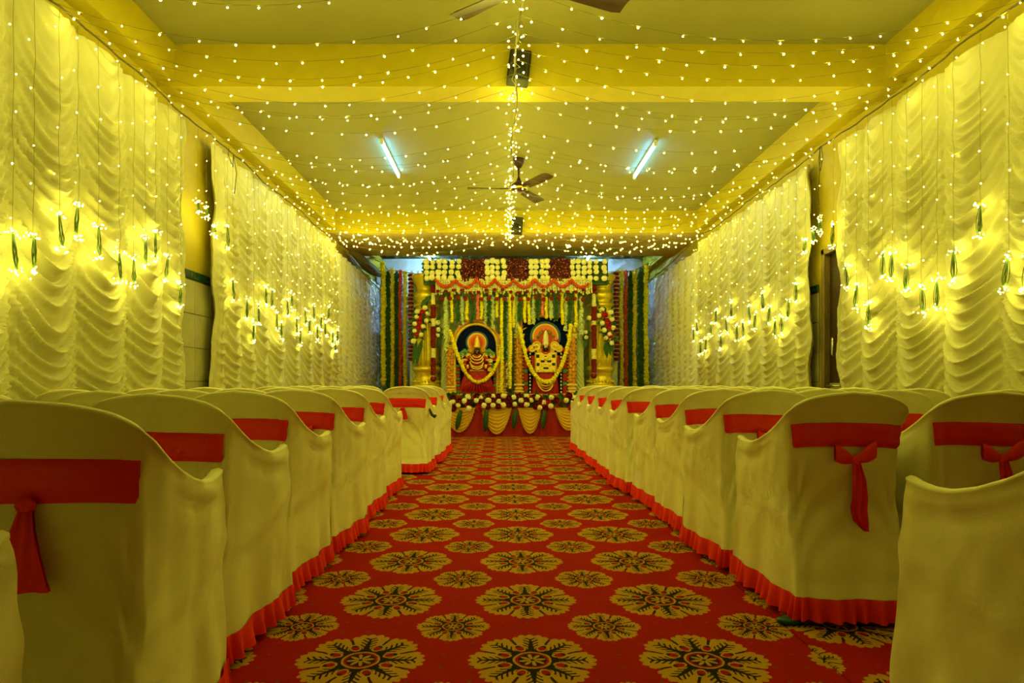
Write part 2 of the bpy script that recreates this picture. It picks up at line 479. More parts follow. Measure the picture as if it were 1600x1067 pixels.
# ------------------------------------------------------------------ ruched curtains
def smooth(a, b, x):
    t = np.clip((x-a)/(b-a), 0, 1); return t*t*(3-2*t)
def curtain(name, side, y0, y1, knots, m, dy, dz, label, pleat0=0.0, pleat1=0.0, top=3.10, pitch=.112, seed=1, amp=1.0):
    rs = np.random.RandomState(seed)
    ys = np.arange(y0, y1+dy*.5, dy); zs = np.arange(.04, top+1e-6, dz)
    Yg, Zg = np.meshgrid(ys, zs)
    kn = np.array(sorted(knots)); k = np.clip(np.searchsorted(kn, Yg)-1, 0, len(kn)-2)
    w = kn[k+1]-kn[k]; u = np.clip((Yg-kn[k])/w, 0, 1)
    s = 1-np.abs(2*u-1)**1.8
    cell_off = rs.rand(len(kn))[k]; cell_p = (1+.16*(rs.rand(len(kn))-.5))[k]; cell_sag = (1+.3*(rs.rand(len(kn))-.5))[k]
    hz = np.clip(Zg/top, 0, 1)
    sag = (.17 + .12*hz)*cell_sag*np.clip(w/.52, .5, 1.1)
    wob = .30*np.sin(Zg*5.1+cell_off*9)+.22*np.sin(Zg*11.3+cell_off*23)
    # asymmetry of the swags
    sk = (u-.5)*(cell_off-.5)*.10
    ph = (Zg + sag*s + sk)/(pitch*cell_p) + wob + cell_off*3
    fr = ph-np.floor(ph)
    prof = np.where(fr < .80, (fr/.80)**2.2, np.cos((fr-.80)/.20*PI/2))
    fr2 = (ph*2.0+.35*np.sin(np.floor(ph)*3.1)+.3)%1.0
    prof = prof+.14*np.where(fr2 < .75, (fr2/.75)**2, np.cos((fr2-.75)/.25*PI/2))   # slow rise, quick fall
    fade = .35+.65*smooth(top, top-.9, Zg)
    irr = .65+.5*np.sin(np.floor(ph)*2.4+cell_off*17)**2
    d = amp*.058*prof*(.30+.70*s)*fade*irr
    d += amp*.045*s
    un = np.minimum(u, 1-u)*w
    d -= .020*np.exp(-(un/.018)**2)
    d += .012*np.sin(un*190)*np.exp(-(un/.07)**2)*fade          # crumples beside the shirring tape
    d += .010*np.sin(Yg*3.1+Zg*1.7+seed)
    # free edges hang in vertical pleats
    for (edge, wd, sg) in ((y0, pleat0, 1), (y1, pleat1, -1)):
        if wd > 0:
            e = np.clip(1-(Yg-edge)*sg/wd, 0, 1); e = e*e*(3-2*e)
            d = d*(1-e*.8) + e*(.03+.022*np.sin(Yg*2*PI/.062+.6*np.sin(Zg*2.2)))
    Yo = Yg.copy()
    if pleat0 > 0: Yo += np.clip(1-(Yg-y0)/pleat0, 0, 1)**2*(.035*np.sin(Zg*6+seed)+.02*np.sin(Zg*13))
    if pleat1 > 0: Yo += np.clip(1-(y1-Yg)/pleat1, 0, 1)**2*(.035*np.sin(Zg*6+seed)+.02*np.sin(Zg*13))
    if side == 'left': Xg = XL+.075+d
    else: Xg = XR-.075-d
    V = np.stack([Xg, Yo, Zg], -1)
    o = grid_np(name, V, m, flip=(side == 'right'))
    return tag(o, label, 'curtain', 'ruched curtains along the side walls')
kA = [.9, 1.4, 1.9, 2.42, 2.94, 3.46, 4.02, 4.53, 5.0, 5.30]
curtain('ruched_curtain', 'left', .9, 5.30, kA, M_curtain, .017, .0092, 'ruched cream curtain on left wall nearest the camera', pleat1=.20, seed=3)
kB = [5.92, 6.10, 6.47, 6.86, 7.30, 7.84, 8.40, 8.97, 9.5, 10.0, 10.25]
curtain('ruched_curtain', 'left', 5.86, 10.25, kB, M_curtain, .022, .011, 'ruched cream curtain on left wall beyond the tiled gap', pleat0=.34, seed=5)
kC = list(np.arange(10.3, 13.91, .36))
curtain('ruched_curtain', 'left', 10.3, 13.85, kC, M_curtainw, .03, .016, 'pale ruched curtain on left wall beside the altar', seed=8, amp=.8, top=3.0)
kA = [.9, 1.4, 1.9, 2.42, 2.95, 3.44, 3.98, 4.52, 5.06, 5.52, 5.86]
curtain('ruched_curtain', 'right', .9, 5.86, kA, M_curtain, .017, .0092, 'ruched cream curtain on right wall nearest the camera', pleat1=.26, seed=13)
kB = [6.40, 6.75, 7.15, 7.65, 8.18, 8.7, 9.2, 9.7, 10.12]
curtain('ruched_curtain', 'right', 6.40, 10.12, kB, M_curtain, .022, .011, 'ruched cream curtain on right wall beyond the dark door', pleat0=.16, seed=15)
kC = list(np.arange(10.2, 13.91, .36))
curtain('ruched_curtain', 'right', 10.2, 13.85, kC, M_curtainw, .03, .016, 'pale ruched curtain on right wall beside the altar', seed=18, amp=.8, top=3.0)
# pleated white drape on the back wall
ys = np.arange(XL+.05, XR-.05, .02); zs = np.arange(.02, CAM_H+2.45, .1)
Xg, Zg = np.meshgrid(ys, zs)
V = np.stack([Xg, YB-.09-.03*np.sin(Xg*2*PI/.13+.4*np.sin(Xg*5)), Zg], -1)
tag(grid_np('back_drape', V, M_curtainw), 'white pleated cloth hung across the back wall behind garlands', 'curtain')

# ------------------------------------------------------------------ ropes that carry the light strings
RZ = CAM_H+2.19
RXL, RXR, SPX = XL+.17, XR-.21, .105
def rope(name, pts, r, label, cat='rope'):
    r = r*.65
    o = MB().tube(pts, r, 6).build(name, M_rope); return tag(o, label, cat)
def side_rope(x, ph):
    return [(x+.008*math.sin(y*7+ph), y, RZ+.012*math.sin(y*3.3+ph)+.006*math.sin(y*17)) for y in np.arange(-3.6, 10.3, .12)]
rope('rope', side_rope(RXL, 0), .010, 'dark rope strung along the top of the left curtains')
rope('rope', side_rope(RXR, 1), .010, 'dark rope strung along the top of the right curtains')
sp = [(SPX+.015*math.sin(y*4), y, CAM_H+2.20+.012*math.sin(y*9)) for y in np.arange(-3.6, 10.05, .1)]
rope('rope', sp, .011, 'dark rope running down the middle of the ceiling')
rope('rope', [(RXL+.03, y, RZ-.05-.25*(y-10.3)/3.5+.02*math.sin(y*3)) for y in np.arange(10.25, 13.8, .15)], .012, 'rope above the pale curtain left of altar')
rope('rope', [(RXR-.02, y, RZ-.02-.10*(y-10.2)/3.5-.05*math.sin((y-10.2)*.9)) for y in np.arange(10.15, 13.8, .15)], .010, 'rope above the pale curtain right of altar')

# ------------------------------------------------------------------ fairy light strings across the ceiling
BR = .0050
def ceiling_string(y, side, label, group):
    x1 = RXL if side < 0 else RXR
    z0 = CAM_H+2.20; z1 = RZ
    sagd = random.uniform(.18, .30); yo = random.uniform(-.05, .05)
    n = 22; pts = []
    for i in range(n+1):
        t = i/n
        pts.append(Vector((SPX+(x1-SPX)*t, y+yo*t+.012*math.sin(t*9+y*5), z0+(z1-z0)*t-4*sagd*t*(1-t))))
    wire = MB().tube(pts, .0013, 3, False)
    o = wire.build('string_light', M_wire)
    bm = MB(); L = abs(x1-SPX); step = .205; s0 = random.uniform(.03, step)
    while s0 < L:
        t = s0/L; i = min(int(t*n), n-1); p = pts[i].lerp(pts[i+1], t*n-i)
        bm.octa((p.x, p.y+random.uniform(-.012, .012), p.z-.012), BR*random.uniform(.85, 1.25)*(1 if y < 6 else .88))
        s0 += step*random.uniform(.75, 1.25)
    tag(bm.build('bulb', M_bulb, o, smooth=False), kind='stuff')
    return tag(o, label, 'string light', group)
def bay(y): return 'in front of the near beam' if y < 5.1 else 'between the two ceiling beams'
y = 1.2
while y < 9.98:
    for s in (-1, 1):
        if 5.06 < y < 5.44: continue                 # strings left out under the beam so its underside stays darker
        sd = 'left' if s < 0 else 'right'
        ceiling_string(y+random.uniform(-.04, .04), s, f'fairy light string sagging across the {sd} half of ceiling {bay(y)}', f'{sd} ceiling light strings {bay(y)}')
    y += .40 if y < 3.3 else .195  # wider-spaced strings nearest the camera are out of view, added for their light
# the string wound round the middle rope
bm = MB(); y = 3.4
while y < 10.0:
    a = random.uniform(0, 2*PI); r = random.uniform(.02, .07)
    bm.octa((SPX+r*math.cos(a), y, CAM_H+2.20+r*math.sin(a)-.03), BR*random.uniform(.8, 1.2)); y += random.uniform(.02, .065)
o = MB().tube([(SPX+.03*math.cos(q*1.9), 3.3+q*.1, CAM_H+2.28+.03*math.sin(q*1.9)) for q in range(68)], .003, 3, False).build('string_light', M_wire)
tag(o, 'fairy light string wound round the middle ceiling rope', 'string light')
tag(bm.build('bulb', M_bulb, o, smooth=False), kind='stuff')
# a denser swag of lights along the far beam
o = MB().tube([(RXL+(RXR-RXL)*q/60, 9.93+.02*math.sin(q), CAM_H+2.24-.05*abs(math.sin(q*.9))) for q in range(61)], .003, 3, False).build('string_light', M_wire)
tag(o, 'dense fairy light swag along the foot of the far beam', 'string light')
bm = MB()
for q in range(60):
    x = random.uniform(RXL, RXR); bm.octa((x, 9.93+random.uniform(-.04, .04), CAM_H+2.22-random.uniform(0, .12)), BR*.75*random.uniform(.8, 1.1))
tag(bm.build('bulb', M_swag, o, smooth=False), kind='stuff')

# ------------------------------------------------------------------ light strings hanging down the walls, ends tied into bundles
def wall_string(side, y, zb, label, group, blen=.17, nb=18, out=.118):
    """zb: height of the top of the tied bundle"""
    x = (XL+.075+out) if side < 0 else (XR-.075-out)
    r = empty('hanging_string_light', (x, y, RZ))
    tag(r, label, 'string light', group)
    h = RZ-zb
    w = [(random.uniform(-.006, .006), random.uniform(-.006, .006), -h*i/10) for i in range(11)]
    MB().tube(w, .0013, 3, False).build('wire', M_wire, r)
    bm = MB(); z = random.uniform(.02, .15)
    while z < h-.04:
        bm.octa((random.uniform(-.012, .012), random.uniform(-.03, .03), -z), BR*random.uniform(.8, 1.2)*(1 if y < 6 else .82)); z += random.uniform(.16, .32)
    tag(bm.build('bulb', M_wallbulb, r, smooth=False), kind='stuff')
    # tied coil of left-over wire
    cm = MB(); lean = random.uniform(-.03, .03)
    for k in range(7):
        a = 2*PI*k/7+random.random(); rr = .006+.005*(k % 3)
        cm.tube([(rr*.4*math.cos(a), rr*.4*math.sin(a), -h+.01), (rr*math.cos(a), rr*math.sin(a)+lean*.5, -h-blen*.4),
                 (rr*1.1*math.cos(a+.5), rr*1.1*math.sin(a+.5)+lean*.8, -h-blen*.7), (rr*.5*math.cos(a), rr*.5*math.sin(a)+lean, -h-blen)], .0028, 4)
    c = cm.build('wire_bundle', M_coil, r)
    bb = MB()
    for k in range(nb):
        top = k % 2 == 0
        zc = -h+.015 if top else -h-blen-.012
        yc = 0 if top else lean
        bb.octa((random.gauss(0, .014), yc+random.gauss(0, .026), zc+random.gauss(0, .013)), BR*random.uniform(.9, 1.25))
    tag(bb.build('bundle_bulb', M_cluster, r, smooth=False), kind='stuff')
    return r
def zat(px_y, Y): return CAM_H+(598-px_y)*Y/1000
# left, near curtain
LA = [(3.10, 372), (3.35, 369), (3.50, 372), (3.70, 339), (3.86, 325), (4.06, 357), (4.28, 398), (4.45, 405), (4.59, 375), (4.73, 366), (4.90, 402), (5.10, 445)]
for i, (Y, py) in enumerate(LA[::-1]):
    wall_string(-1, Y, zat(py, Y), f'hanging fairy light string on left near curtain, {ordn(i+1)} from its far edge', 'light strings on the left near curtain')
for i, (Y, z) in enumerate(((5.42, 2.42), (5.58, 2.42), (5.74, 2.30))):
    wall_string(-1, Y, z, f'{ordn(i+1)} short fairy light string hanging over the tiled gap on left', 'light strings over the left tiled gap', blen=.06, nb=20, out=.10)
LB = [(5.98, 355), (6.1, 440), (6.45, 470), (6.62, 505), (6.75, 478), (6.95, 450), (7.15, 455), (7.30, 490), (7.45, 505), (7.65, 470), (7.82, 460), (8.0, 498), (8.15, 516), (8.35, 485), (8.55, 500), (8.72, 478), (8.9, 512), (9.1, 495), (9.3, 505), (9.5, 480), (9.7, 520), (9.85, 530), (10.0, 516)]
for i, (Y, py) in enumerate(LB):
    wall_string(-1, Y, zat(py, Y), f'hanging fairy light string on left middle curtain, {ordn(i+1)} from the tiled gap', 'light strings on the left middle curtain', nb=12, out=.112)
RA = [(3.65, 402), (3.80, 404), (4.02, 324), (4.26, 396), (4.42, 440), (4.58, 450), (4.75, 416), (4.93, 398), (5.05, 398), (5.25, 476), (5.42, 448), (5.60, 418), (5.80, 352)]
for i, (Y, py) in enumerate(RA[::-1]):
    wall_string(1, Y, zat(py, Y), f'hanging fairy light string on right near curtain, {ordn(i+1)} from its far edge', 'light strings on the right near curtain')
for i, (Y, z) in enumerate(((6.02, 2.42), (6.14, 2.36), (6.30, 2.30))):
    wall_string(1, Y, z, f'{ordn(i+1)} short fairy light string hanging above the dark door', 'light strings above the dark door', blen=.10, nb=20, out=.135)
RB = [(6.55, 444), (6.72, 470), (6.9, 496), (7.05, 500), (7.2, 480), (7.4, 460), (7.6, 490), (7.8, 480), (8.0, 505), (8.2, 510), (8.4, 475), (8.6, 500), (8.8, 525), (9.0, 485), (9.2, 505), (9.45, 530), (9.7, 535), (9.9, 502), (10.05, 515)]
for i, (Y, py) in enumerate(RB):
    wall_string(1, Y, zat(py, Y), f'hanging fairy light string on right middle curtain, {ordn(i+1)} from the door', 'light strings on the right middle curtain', nb=12, out=.112)
# slack loops of cord at the right rope
lp = [(XR-.24, 5.93, RZ), (XR-.24, 5.90, RZ-.10), (XR-.24, 5.94, RZ-.22), (XR-.24, 5.98, RZ-.12), (XR-.24, 5.95, RZ), (XR-.24, 5.96, RZ-.2), (XR-.24, 5.99, RZ-.42), (XR-.24, 5.97, RZ-.55)]
rope('cord_loop', lp, .006, 'slack loop of dark cord hanging by the near right curtain edge', 'cord')
lp = [(RXL+.03, 5.98, RZ), (RXL+.04, 5.95, RZ-.08), (RXL+.05, 6.02, RZ-.16), (RXL+.04, 6.06, RZ-.03), (RXL+.06, 6.08, RZ-.2), (RXL+.05, 6.06, RZ-.4)]
rope('cord_loop', lp, .006, 'slack loop of dark cord tied over the left middle curtain', 'cord')

# ------------------------------------------------------------------ fans, speakers, tube lights
def fan(x, y, ang, label, drop=.37):
    r = empty('ceiling_fan', (x, y, ZC)); tag(r, label, 'ceiling fan', 'brown ceiling fans')
    MB().lathe([(.012,-.11),(.03,-.11),(.058,-.06),(.066,-.015),(.066,0)], 16).build('canopy', M_fan, r)
    MB().lathe([(.012,-drop+.05),(.012,-.09)], 10).build('rod', M_fan, r)
    mt = MB().lathe([(.01,-drop-.045),(.06,-drop-.042),(.095,-drop-.02),(.10,-drop+.015),(.08,-drop+.05),(.035,-drop+.085),(.02,-drop+.12),(.012,-drop+.15)], 20).build('motor', M_fan, r)
    MB().lathe([(.102,-drop-.012),(.104,-drop),(.102,-drop+.010)], 20).build('motor_band', M_gold, mt)
    for k in range(3):
        e = empty('blade', (0,0,-drop), ang+k*2*PI/3, r)
        bl = MB()
        P = []
        for i, t in enumerate(np.linspace(0, 1, 9)):
            R_ = .16+.46*t; wd = .055+.018*t
            if t > .95: wd *= .8
            tw = -.16+.05*t
            P.append([(R_, q*wd, q*wd*tw*1.6+.006*(1-q*q)) for q in (-1, -.5, 0, .5, 1)])
        bl.grid(P); P2 = [[(a, b, c-.006) for (a, b, c) in row] for row in P]; bl.grid(P2, True)
        n = len(bl.v)//2
        o = bl.build('blade', M_fan, r); o.location = (0,0,-drop); o.rotation_euler = (0,0,ang+k*2*PI/3)
        bpy.data.objects.remove(e)
        o2 = MB().bevbox((.085,-.018,-.006), (.24,.018,.002), .003).build('blade_arm', M_fan, o)
fan(.197, 3.745, math.atan2(.605, -.796), 'brown ceiling fan at the top edge, one blade showing', .35)
fan(.205, 7.72, math.radians(182), 'brown three-blade ceiling fan hanging between the tube lights', .36)
def speaker(x, y, z, rot, label, s=1.0):
    r = empty('loudspeaker', (x, y, z)); r.rotation_euler = rot; tag(r, label, 'loudspeaker', 'black loudspeakers under the beams')
    MB().bevbox((-.085*s,-.06*s,-.125*s), (.085*s,.06*s,.125*s), .008).build('cabinet', M_speaker, r, False)
    MB().bevbox((-.072*s,-.068*s,-.11*s), (.072*s,-.058*s,.11*s), .004).build('grille', M_grille, r, False)
    MB().lathe([(.02*s,-.074*s),(.05*s,-.072*s),(.055*s,-.066*s),(.055*s,-.06*s)], 20, (0,0,-.035*s), axis='y').build('cone', M_speaker, r)
    MB().tube([(0,.05*s,.0),(0,.09*s,.02)], .012, 8).build('bracket', M_leg, r)
speaker(.135, 5.03, CAM_H+2.47, (math.radians(-8), math.radians(7), 0), 'black loudspeaker fixed on the near ceiling beam')
speaker(.24, 9.96, CAM_H+2.44, (math.radians(-8), math.radians(4), 0), 'black loudspeaker fixed on the far ceiling beam')
def tube_light(x, y0, y1, label, m=None):
    r = empty('tube_light', (x, y0, ZC)); tag(r, label, 'tube light', 'fluorescent tubes on the ceiling'); L = y1-y0
    MB().bevbox((-.018,0,-.03), (.018,L,0), .004).build('fitting', M_white, r, False)
    MB().tube([(0,.03,-.052),(0,L-.03,-.052)], .014, 12).build('tube', m or M_tube, r)
    for a in (0, L-.035): MB().bevbox((-.016,a,-.07), (.016,a+.035,-.028), .004).build('end_cap', M_white, r, False)
tube_light(-1.325, 7.05, 8.25, 'lit fluorescent tube on the ceiling left of the fan')
tube_light(1.71, 7.10, 8.28, 'lit fluorescent tube on the ceiling right of the fan')
tube_light(-1.54, 12.6, 13.8, 'lit fluorescent tube behind the soffit left of altar', M_tubeb)
tube_light(1.84, 12.6, 13.8, 'lit fluorescent tube behind the soffit right of altar', M_tubeb)

# ------------------------------------------------------------------ chairs in fabric covers
def cr(pts, t):
    """Catmull-Rom through rows of a list at parameter 0..1"""
    n = len(pts)-1; f = min(max(t, 0), 1)*n; i = min(int(f), n-1); u = f-i
    p = [np.array(pts[max(min(j, n), 0)]) for j in (i-1, i, i+1, i+2)]
    return .5*((2*p[1])+(-p[0]+p[2])*u+(2*p[0]-5*p[1]+4*p[2]-p[3])*u*u+(-p[0]+3*p[1]-3*p[2]+p[3])*u**3)
LEV = [(.09, [(0,-.315),(.14,-.315),(.205,-.292),(.230,-.20),(.246,0),(.256,.15),(.258,.29)]),
       (.42, [(0,-.215),(.125,-.213),(.180,-.200),(.210,-.13),(.236,0),(.254,.12),(.260,.245)]),
       (.69, [(0,-.240),(.125,-.233),(.190,-.212),(.230,-.14),(.252,-.03),(.263,.08),(.265,.205)]),
       (.84, [(0,-.276),(.145,-.268),(.232,-.238),(.268,-.16),(.272,-.04),(.268,.08),(.266,.205)])]
TOP = [(0,.842),(.1,.834),(.2,.815),(.3,.789),(.4,.755),(.5,.715),(.6,.676),(.7,.647),(.8,.630),(.88,.627),(.95,.633),(1,.641)]
def topz(p): return float(np.interp(abs(p), [a for a, b in TOP], [b for a, b in TOP]))
def plan(p, h, off=0.0):
    q = abs(p)
    hs = [l[0] for l in LEV]
    k = min(max(int(np.searchsorted(hs, h))-1, 0), 2); u = min(max((h-hs[k])/(hs[k+1]-hs[k]), 0), 1)
    u = u*u*(3-2*u)*.5+u*.5
    def xy(qq): return cr(LEV[k][1], qq)*(1-u)+cr(LEV[k+1][1], qq)*u
    a = xy(q); e = .01
    t = xy(min(q+e, 1))-xy(max(q-e, 0)); t = t/(np.linalg.norm(t)+1e-9)
    n = np.array((t[1], -t[0]))          # outward on the right-hand half
    if q < .02: n = np.array((0., -1.))
    a = a+n*off
    return (a[0] if p >= 0 else -a[0]), a[1]
def fold(p, h, seed):
    q = abs(p)
    d = .010*noise.noise(Vector((p*3+seed*7, h*4, seed)))+.006*noise.noise(Vector((p*9+seed*3, h*7-p*6, seed+4)))
    # cloth puffs out above the seat line on the sides, pulls into it below
    line = .34+.10*(q-.45)/.55
    if q > .38:
        e = 1/(1+math.exp(-(h-line)/.014)); d += .014*e*math.exp(-max(h-line, 0)/.16)
        d += .006*math.sin((h*1.2-q*.9)*38+seed*2)*max(0, min(1, (h-line)/.12))*max(0, 1-(h-line)/.24)
    if q > .5:
        g = topz(p)-h; gg = min(1, max(0, (1-q)/.14)); d += gg*.010*math.exp(-((g-.012)/.022)**2)*min(1, (q-.5)/.2)-gg*.006*math.exp(-((g-.06)/.02)**2)*min(1, (q-.5)/.2)
    # vertical flutes below
    d += .008*math.sin(p*27+seed*2+3*h)*max(0, min(1, (.36-h)/.25))
    # back panel sits in from the side panels
    if h > .12:
        e = 1/(1+math.exp((q-.352)/.007)); d -= .013*e*min(1, max(0, (topz(p)-.025-h)/.04))
    # pulled creases running to the seat corners on the back
    if q < .37: d += .007*math.sin((h*1.6+q*1.3)*26+seed)*math.exp(-((h-.40)/.13)**2)
    return d
def make_cover(seed):
    mb = MB(); NP = 48; NV = 30; ps = [i/NP for i in range(-NP, NP+1)]
    rows = []
    for j in range(NV+1):
        v = j/NV; row = []
        for p in ps:
            h = .085+(topz(p)-.085)*v
            x, y = plan(p, h, fold(p, h, seed)*(1 if v < .97 else .5)); row.append((x, y, h))
        rows.append(row)
    for off, dz in ((.005, .003), (.004, .010), (-.008, .015), (-.024, .011), (-.034, .0), (-.038, -.02)):
        row = []
        for p in ps:
            h = topz(p); x, y = plan(p, h, off); row.append((x, y, h+dz))
        rows.append(row)
    for j in range(1, 6):
        row = []
        for p in ps:
            h = topz(p)-.02+(.43-topz(p)+.02)*j/5; x, y = plan(p, max(h, .43), -.038); row.append((x, y, h))
        rows.append(row)
    mb.grid(rows)
    # front ends of the arms
    for si in (0, -1):
        outer = [r[si] for r in rows[:NV+7]]
        h0 = [max(o[2], .0) for o in outer]
        P = []
        for k in range(0, NV+1):
            o = rows[k][si]; inn = (o[0]-math.copysign(.045, o[0]), o[1]+.006, o[2])
            P.append([o, inn])
        mb.grid(P, flip=(si == 0))
    # seat and front drop
    P = []
    for k in range(0, NP+1, 4):
        p = k/NP; x, y = plan(p, .44, -.036)
        P.append([(x*q, y-.0, .432+.012*(1-q*q)*math.sin(PI*min(1, (y+.25)/.5+.1))) for q in np.linspace(-1, 1, 9)])
    mb.grid(P)
    fr = []
    for z in np.linspace(.435, .085, 6):
        x, y = plan(1, z, 0); fr.append([(x*q*.99, y+.004-.01*q*q, z) for q in np.linspace(-1, 1, 13)])
    mb.grid(fr, True)
    return mb.mesh('cover', M_cover)
def make_frill(seed):
    mb = MB(); N = 240; rows = [[] for _ in range(5)]
    for i in range(-N, N+1):
        p = i/N
        for j in range(5):
            t = j/4; h = .104-.082*t+.006*noise.noise(Vector((p*6, seed, 0)))
            d = fold(p, .095, seed)+.007+(.002+.013*t)*math.sin(p*88+6*noise.noise(Vector((p*5, seed, 1))))*(1 if abs(p) < .9 else .5)+.008*t
            x, y = plan(p, max(h, .09), d); rows[j].append((x, y, h))
    mb.grid(rows, True)
    fr = []
    for j in range(5):
        t = j/4; h = .098-.072*t; x, y = plan(1, .09, .007+.006*t)
        fr.append([(x*q, y+.008+.009*t*math.sin(q*45+seed), h) for q in np.linspace(-1, 1, 60)])
    mb.grid(fr, False)
    return mb.mesh('hem_frill', M_frill)
def make_sash(seed):
    mb = MB(); ps = np.linspace(-.352, .352, 41); rows = []
    for j in range(7):
        t = j/6; row = []
        for p in ps:
            h = .645+.09*t-.006*(p/.4)**2+.004*math.sin(p*6+seed)
            bulge = .010*(1-(2*t-1)**4)+.002*math.sin(t*14+p*8+seed)
            x, y = plan(p, h, fold(p, h, seed)+.002+bulge); row.append((x, y, h))
        rows.append(row)
    mb.grid(rows)
    return mb.mesh('sash', M_red)
def ribbon(mb, ctr, widths, thick=.008, wave=.006):
    """hanging strip through ctr points with widths, pleated across, both sides"""
    P = []
    for i, (c, w) in enumerate(zip(ctr, widths)):
        row = []
        for q in np.linspace(-1, 1, 9):
            row.append((c[0]+q*w/2, c[1]-wave*math.sin(q*7+i*.5)-thick, c[2]))
        P.append(row)
    mb.grid(P, True); mb.grid([[(a, b+thick, c) for (a, b, c) in r] for r in P])
    return mb
def make_tie(kind):
    mb = MB(); yb = -.235
    if kind == 0:      # one flared tail
        ribbon(mb, [(.012, yb-.002, .65), (.010, yb-.012, .60), (.004, yb-.012, .55), (-.002, yb-.004, .50), (-.006, yb+.002, .475)], [.022, .045, .075, .10, .115])
        mb.ball((.012, yb-.012, .648), .016, 10, 6, (1.2, .8, 1))
    elif kind == 1:    # bow with a long twisted tail
        mb.ball((.03, yb-.026, .60), .017, 10, 6, (.9, .8, 1.3))
        P = []
        for s, tilt in ((-1, .01), (1, .035)):
            P = []
            for i, t in enumerate(np.linspace(0, 1, 8)):
                w = .014+.045*math.sin(t*PI*.62)
                row = []
                for q in np.linspace(0, 2*PI, 11):
                    row.append((.03+s*.075*t, yb-.024+.012*math.sin(q)*math.sin(t*PI*.7+.2), .60+(.040 if s > 0 else .028)*t+w*math.cos(q)*.55))
                P.append(row)
            mb.grid(P, s > 0)
        ribbon(mb, [(.032, yb-.02, .60), (.042, yb-.022, .53), (.046, yb-.016, .46), (.044, yb-.010, .42), (.055, yb-.004, .375), (.075, yb-.004, .335)], [.02, .040, .052, .058, .055, .016], wave=.009)
    else:              # short pinched tail
        mb.ball((0, yb-.014, .642), .016, 10, 6, (1.1, .8, 1))
        ribbon(mb, [(0, yb-.002, .645), (-.008, yb-.012, .61), (-.016, yb-.008, .57)], [.022, .05, .078])
        ribbon(mb, [(.004, yb-.004, .645), (.018, yb-.014, .60), (.026, yb-.006, .53)], [.02, .04, .06])
    return mb.mesh('sash_tie', M_red)
covers = [make_cover(s) for s in (1, 2, 3)]; frills = [make_frill(s) for s in (1, 2, 3)]
sashes = [make_sash(s) for s in (1, 2, 3)]; ties = [make_tie(k) for k in range(3)]
leg_me = MB().tube([(0,0,.012),(0,0,.06),(0,0,.22)], [.020,.022,.016], 8).mesh('leg', M_leg)
def chair(x, y, rz, label, group, var=0, tie=0):
    r = empty('banquet_chair', (x, y, .012), rz); tag(r, label, 'chair', group)
    link('cover', covers[var % 3], r); link('hem_frill', frills[var % 3], r)
    s = link('sash', sashes[var % 3], r); link('sash_tie', ties[tie], s, (random.uniform(-.03, .0), 0, 0))
    for (lx, ly) in ((-.13,-.17),(.13,-.17),(-.20,.19),(.20,.19)): link('leg', leg_me, r, (lx, ly, -.012))
    return r
Lrow = [(-1.045, .80, 0), (-.985, 1.49, 11), (-1.08, 2.22, 1), (-1.10, 2.90, 0), (-1.075, 3.57, -1), (-1.09, 4.32, 1), (-1.10, 5.12, 0), (-.96, 6.50, 3), (-.92, 7.28, 1), (-.92, 8.08, 0)]
Rrow = [(1.285, 1.40, 0), (1.31, 2.63, -2), (1.27, 3.30, 1), (1.285, 3.99, 0), (1.275, 4.67, 0), (1.205, 5.35, 1), (1.20, 6.03, -1), (1.19, 6.74, 0), (1.18, 7.50, 1), (1.18, 8.25, 0)]
cols = {'left': ('aisle column', 'middle column', 'wall column'), 'right': ('aisle column', 'middle column', 'wall column')}
rnd = random.Random(42)
for side, rows_, sg in (('left', Lrow, -1), ('right', Rrow, 1)):
    for c in range(3):
        for i, (x, y, a) in enumerate(rows_):
            if i == 0 and c > 0: continue                      # outside the frame
            if side == 'left' and i == 1 and c == 2: continue
            if side == 'right' and i == 0 and c > 0: continue
            xx = (x if c == 0 or i < 5 else (x+sg*1.15)/2+0)+sg*.60*c if c == 0 else (sg*(1.09 if sg < 0 else 1.29)+sg*(.595 if sg < 0 else .60)*c)
            yy = y+(0 if c == 0 else rnd.uniform(-.015, .015)+.05*c)
            aa = math.radians(a+(0 if c == 0 else rnd.uniform(-2, 2)))
            tie = {('left',1):0, ('left',2):2, ('right',1):1, ('left',7):2}.get((side, i), rnd.randint(0, 2)) if c == 0 else (1 if (side, i) == ('right', 1) else rnd.randint(0, 2))
            chair(xx, yy, aa, f'cream-covered chair with red sash, {cols[side][c]} {side} of the carpet, {ordn(i+1)} row from camera',
                  f'covered chairs in the {side} block', i+c, tie)
# small things by the chairs
o = MB().tube([W(668,635,6.40), W(672,641,6.38), W(675,648,6.37), W(679,651,6.36), W(681,648,6.36)], [.008,.011,.016,.018,.012], 8).build('hook_handle', M_leg)
tag(o, 'small black curved handle poking from a left aisle chair', 'handle')
o = MB().lathe([(.035,0),(.045,.004),(.048,.016),(.036,.020)], 16, (0,0,0)).build('green_coaster', M_plate, loc=(1.06, 2.36, .013)); o.scale = (1, .6, 1)
tag(o, 'small green plastic piece under hem of right aisle chair', 'plastic piece')

# ------------------------------------------------------------------ the altar
SY = 10.60; SZ = .46
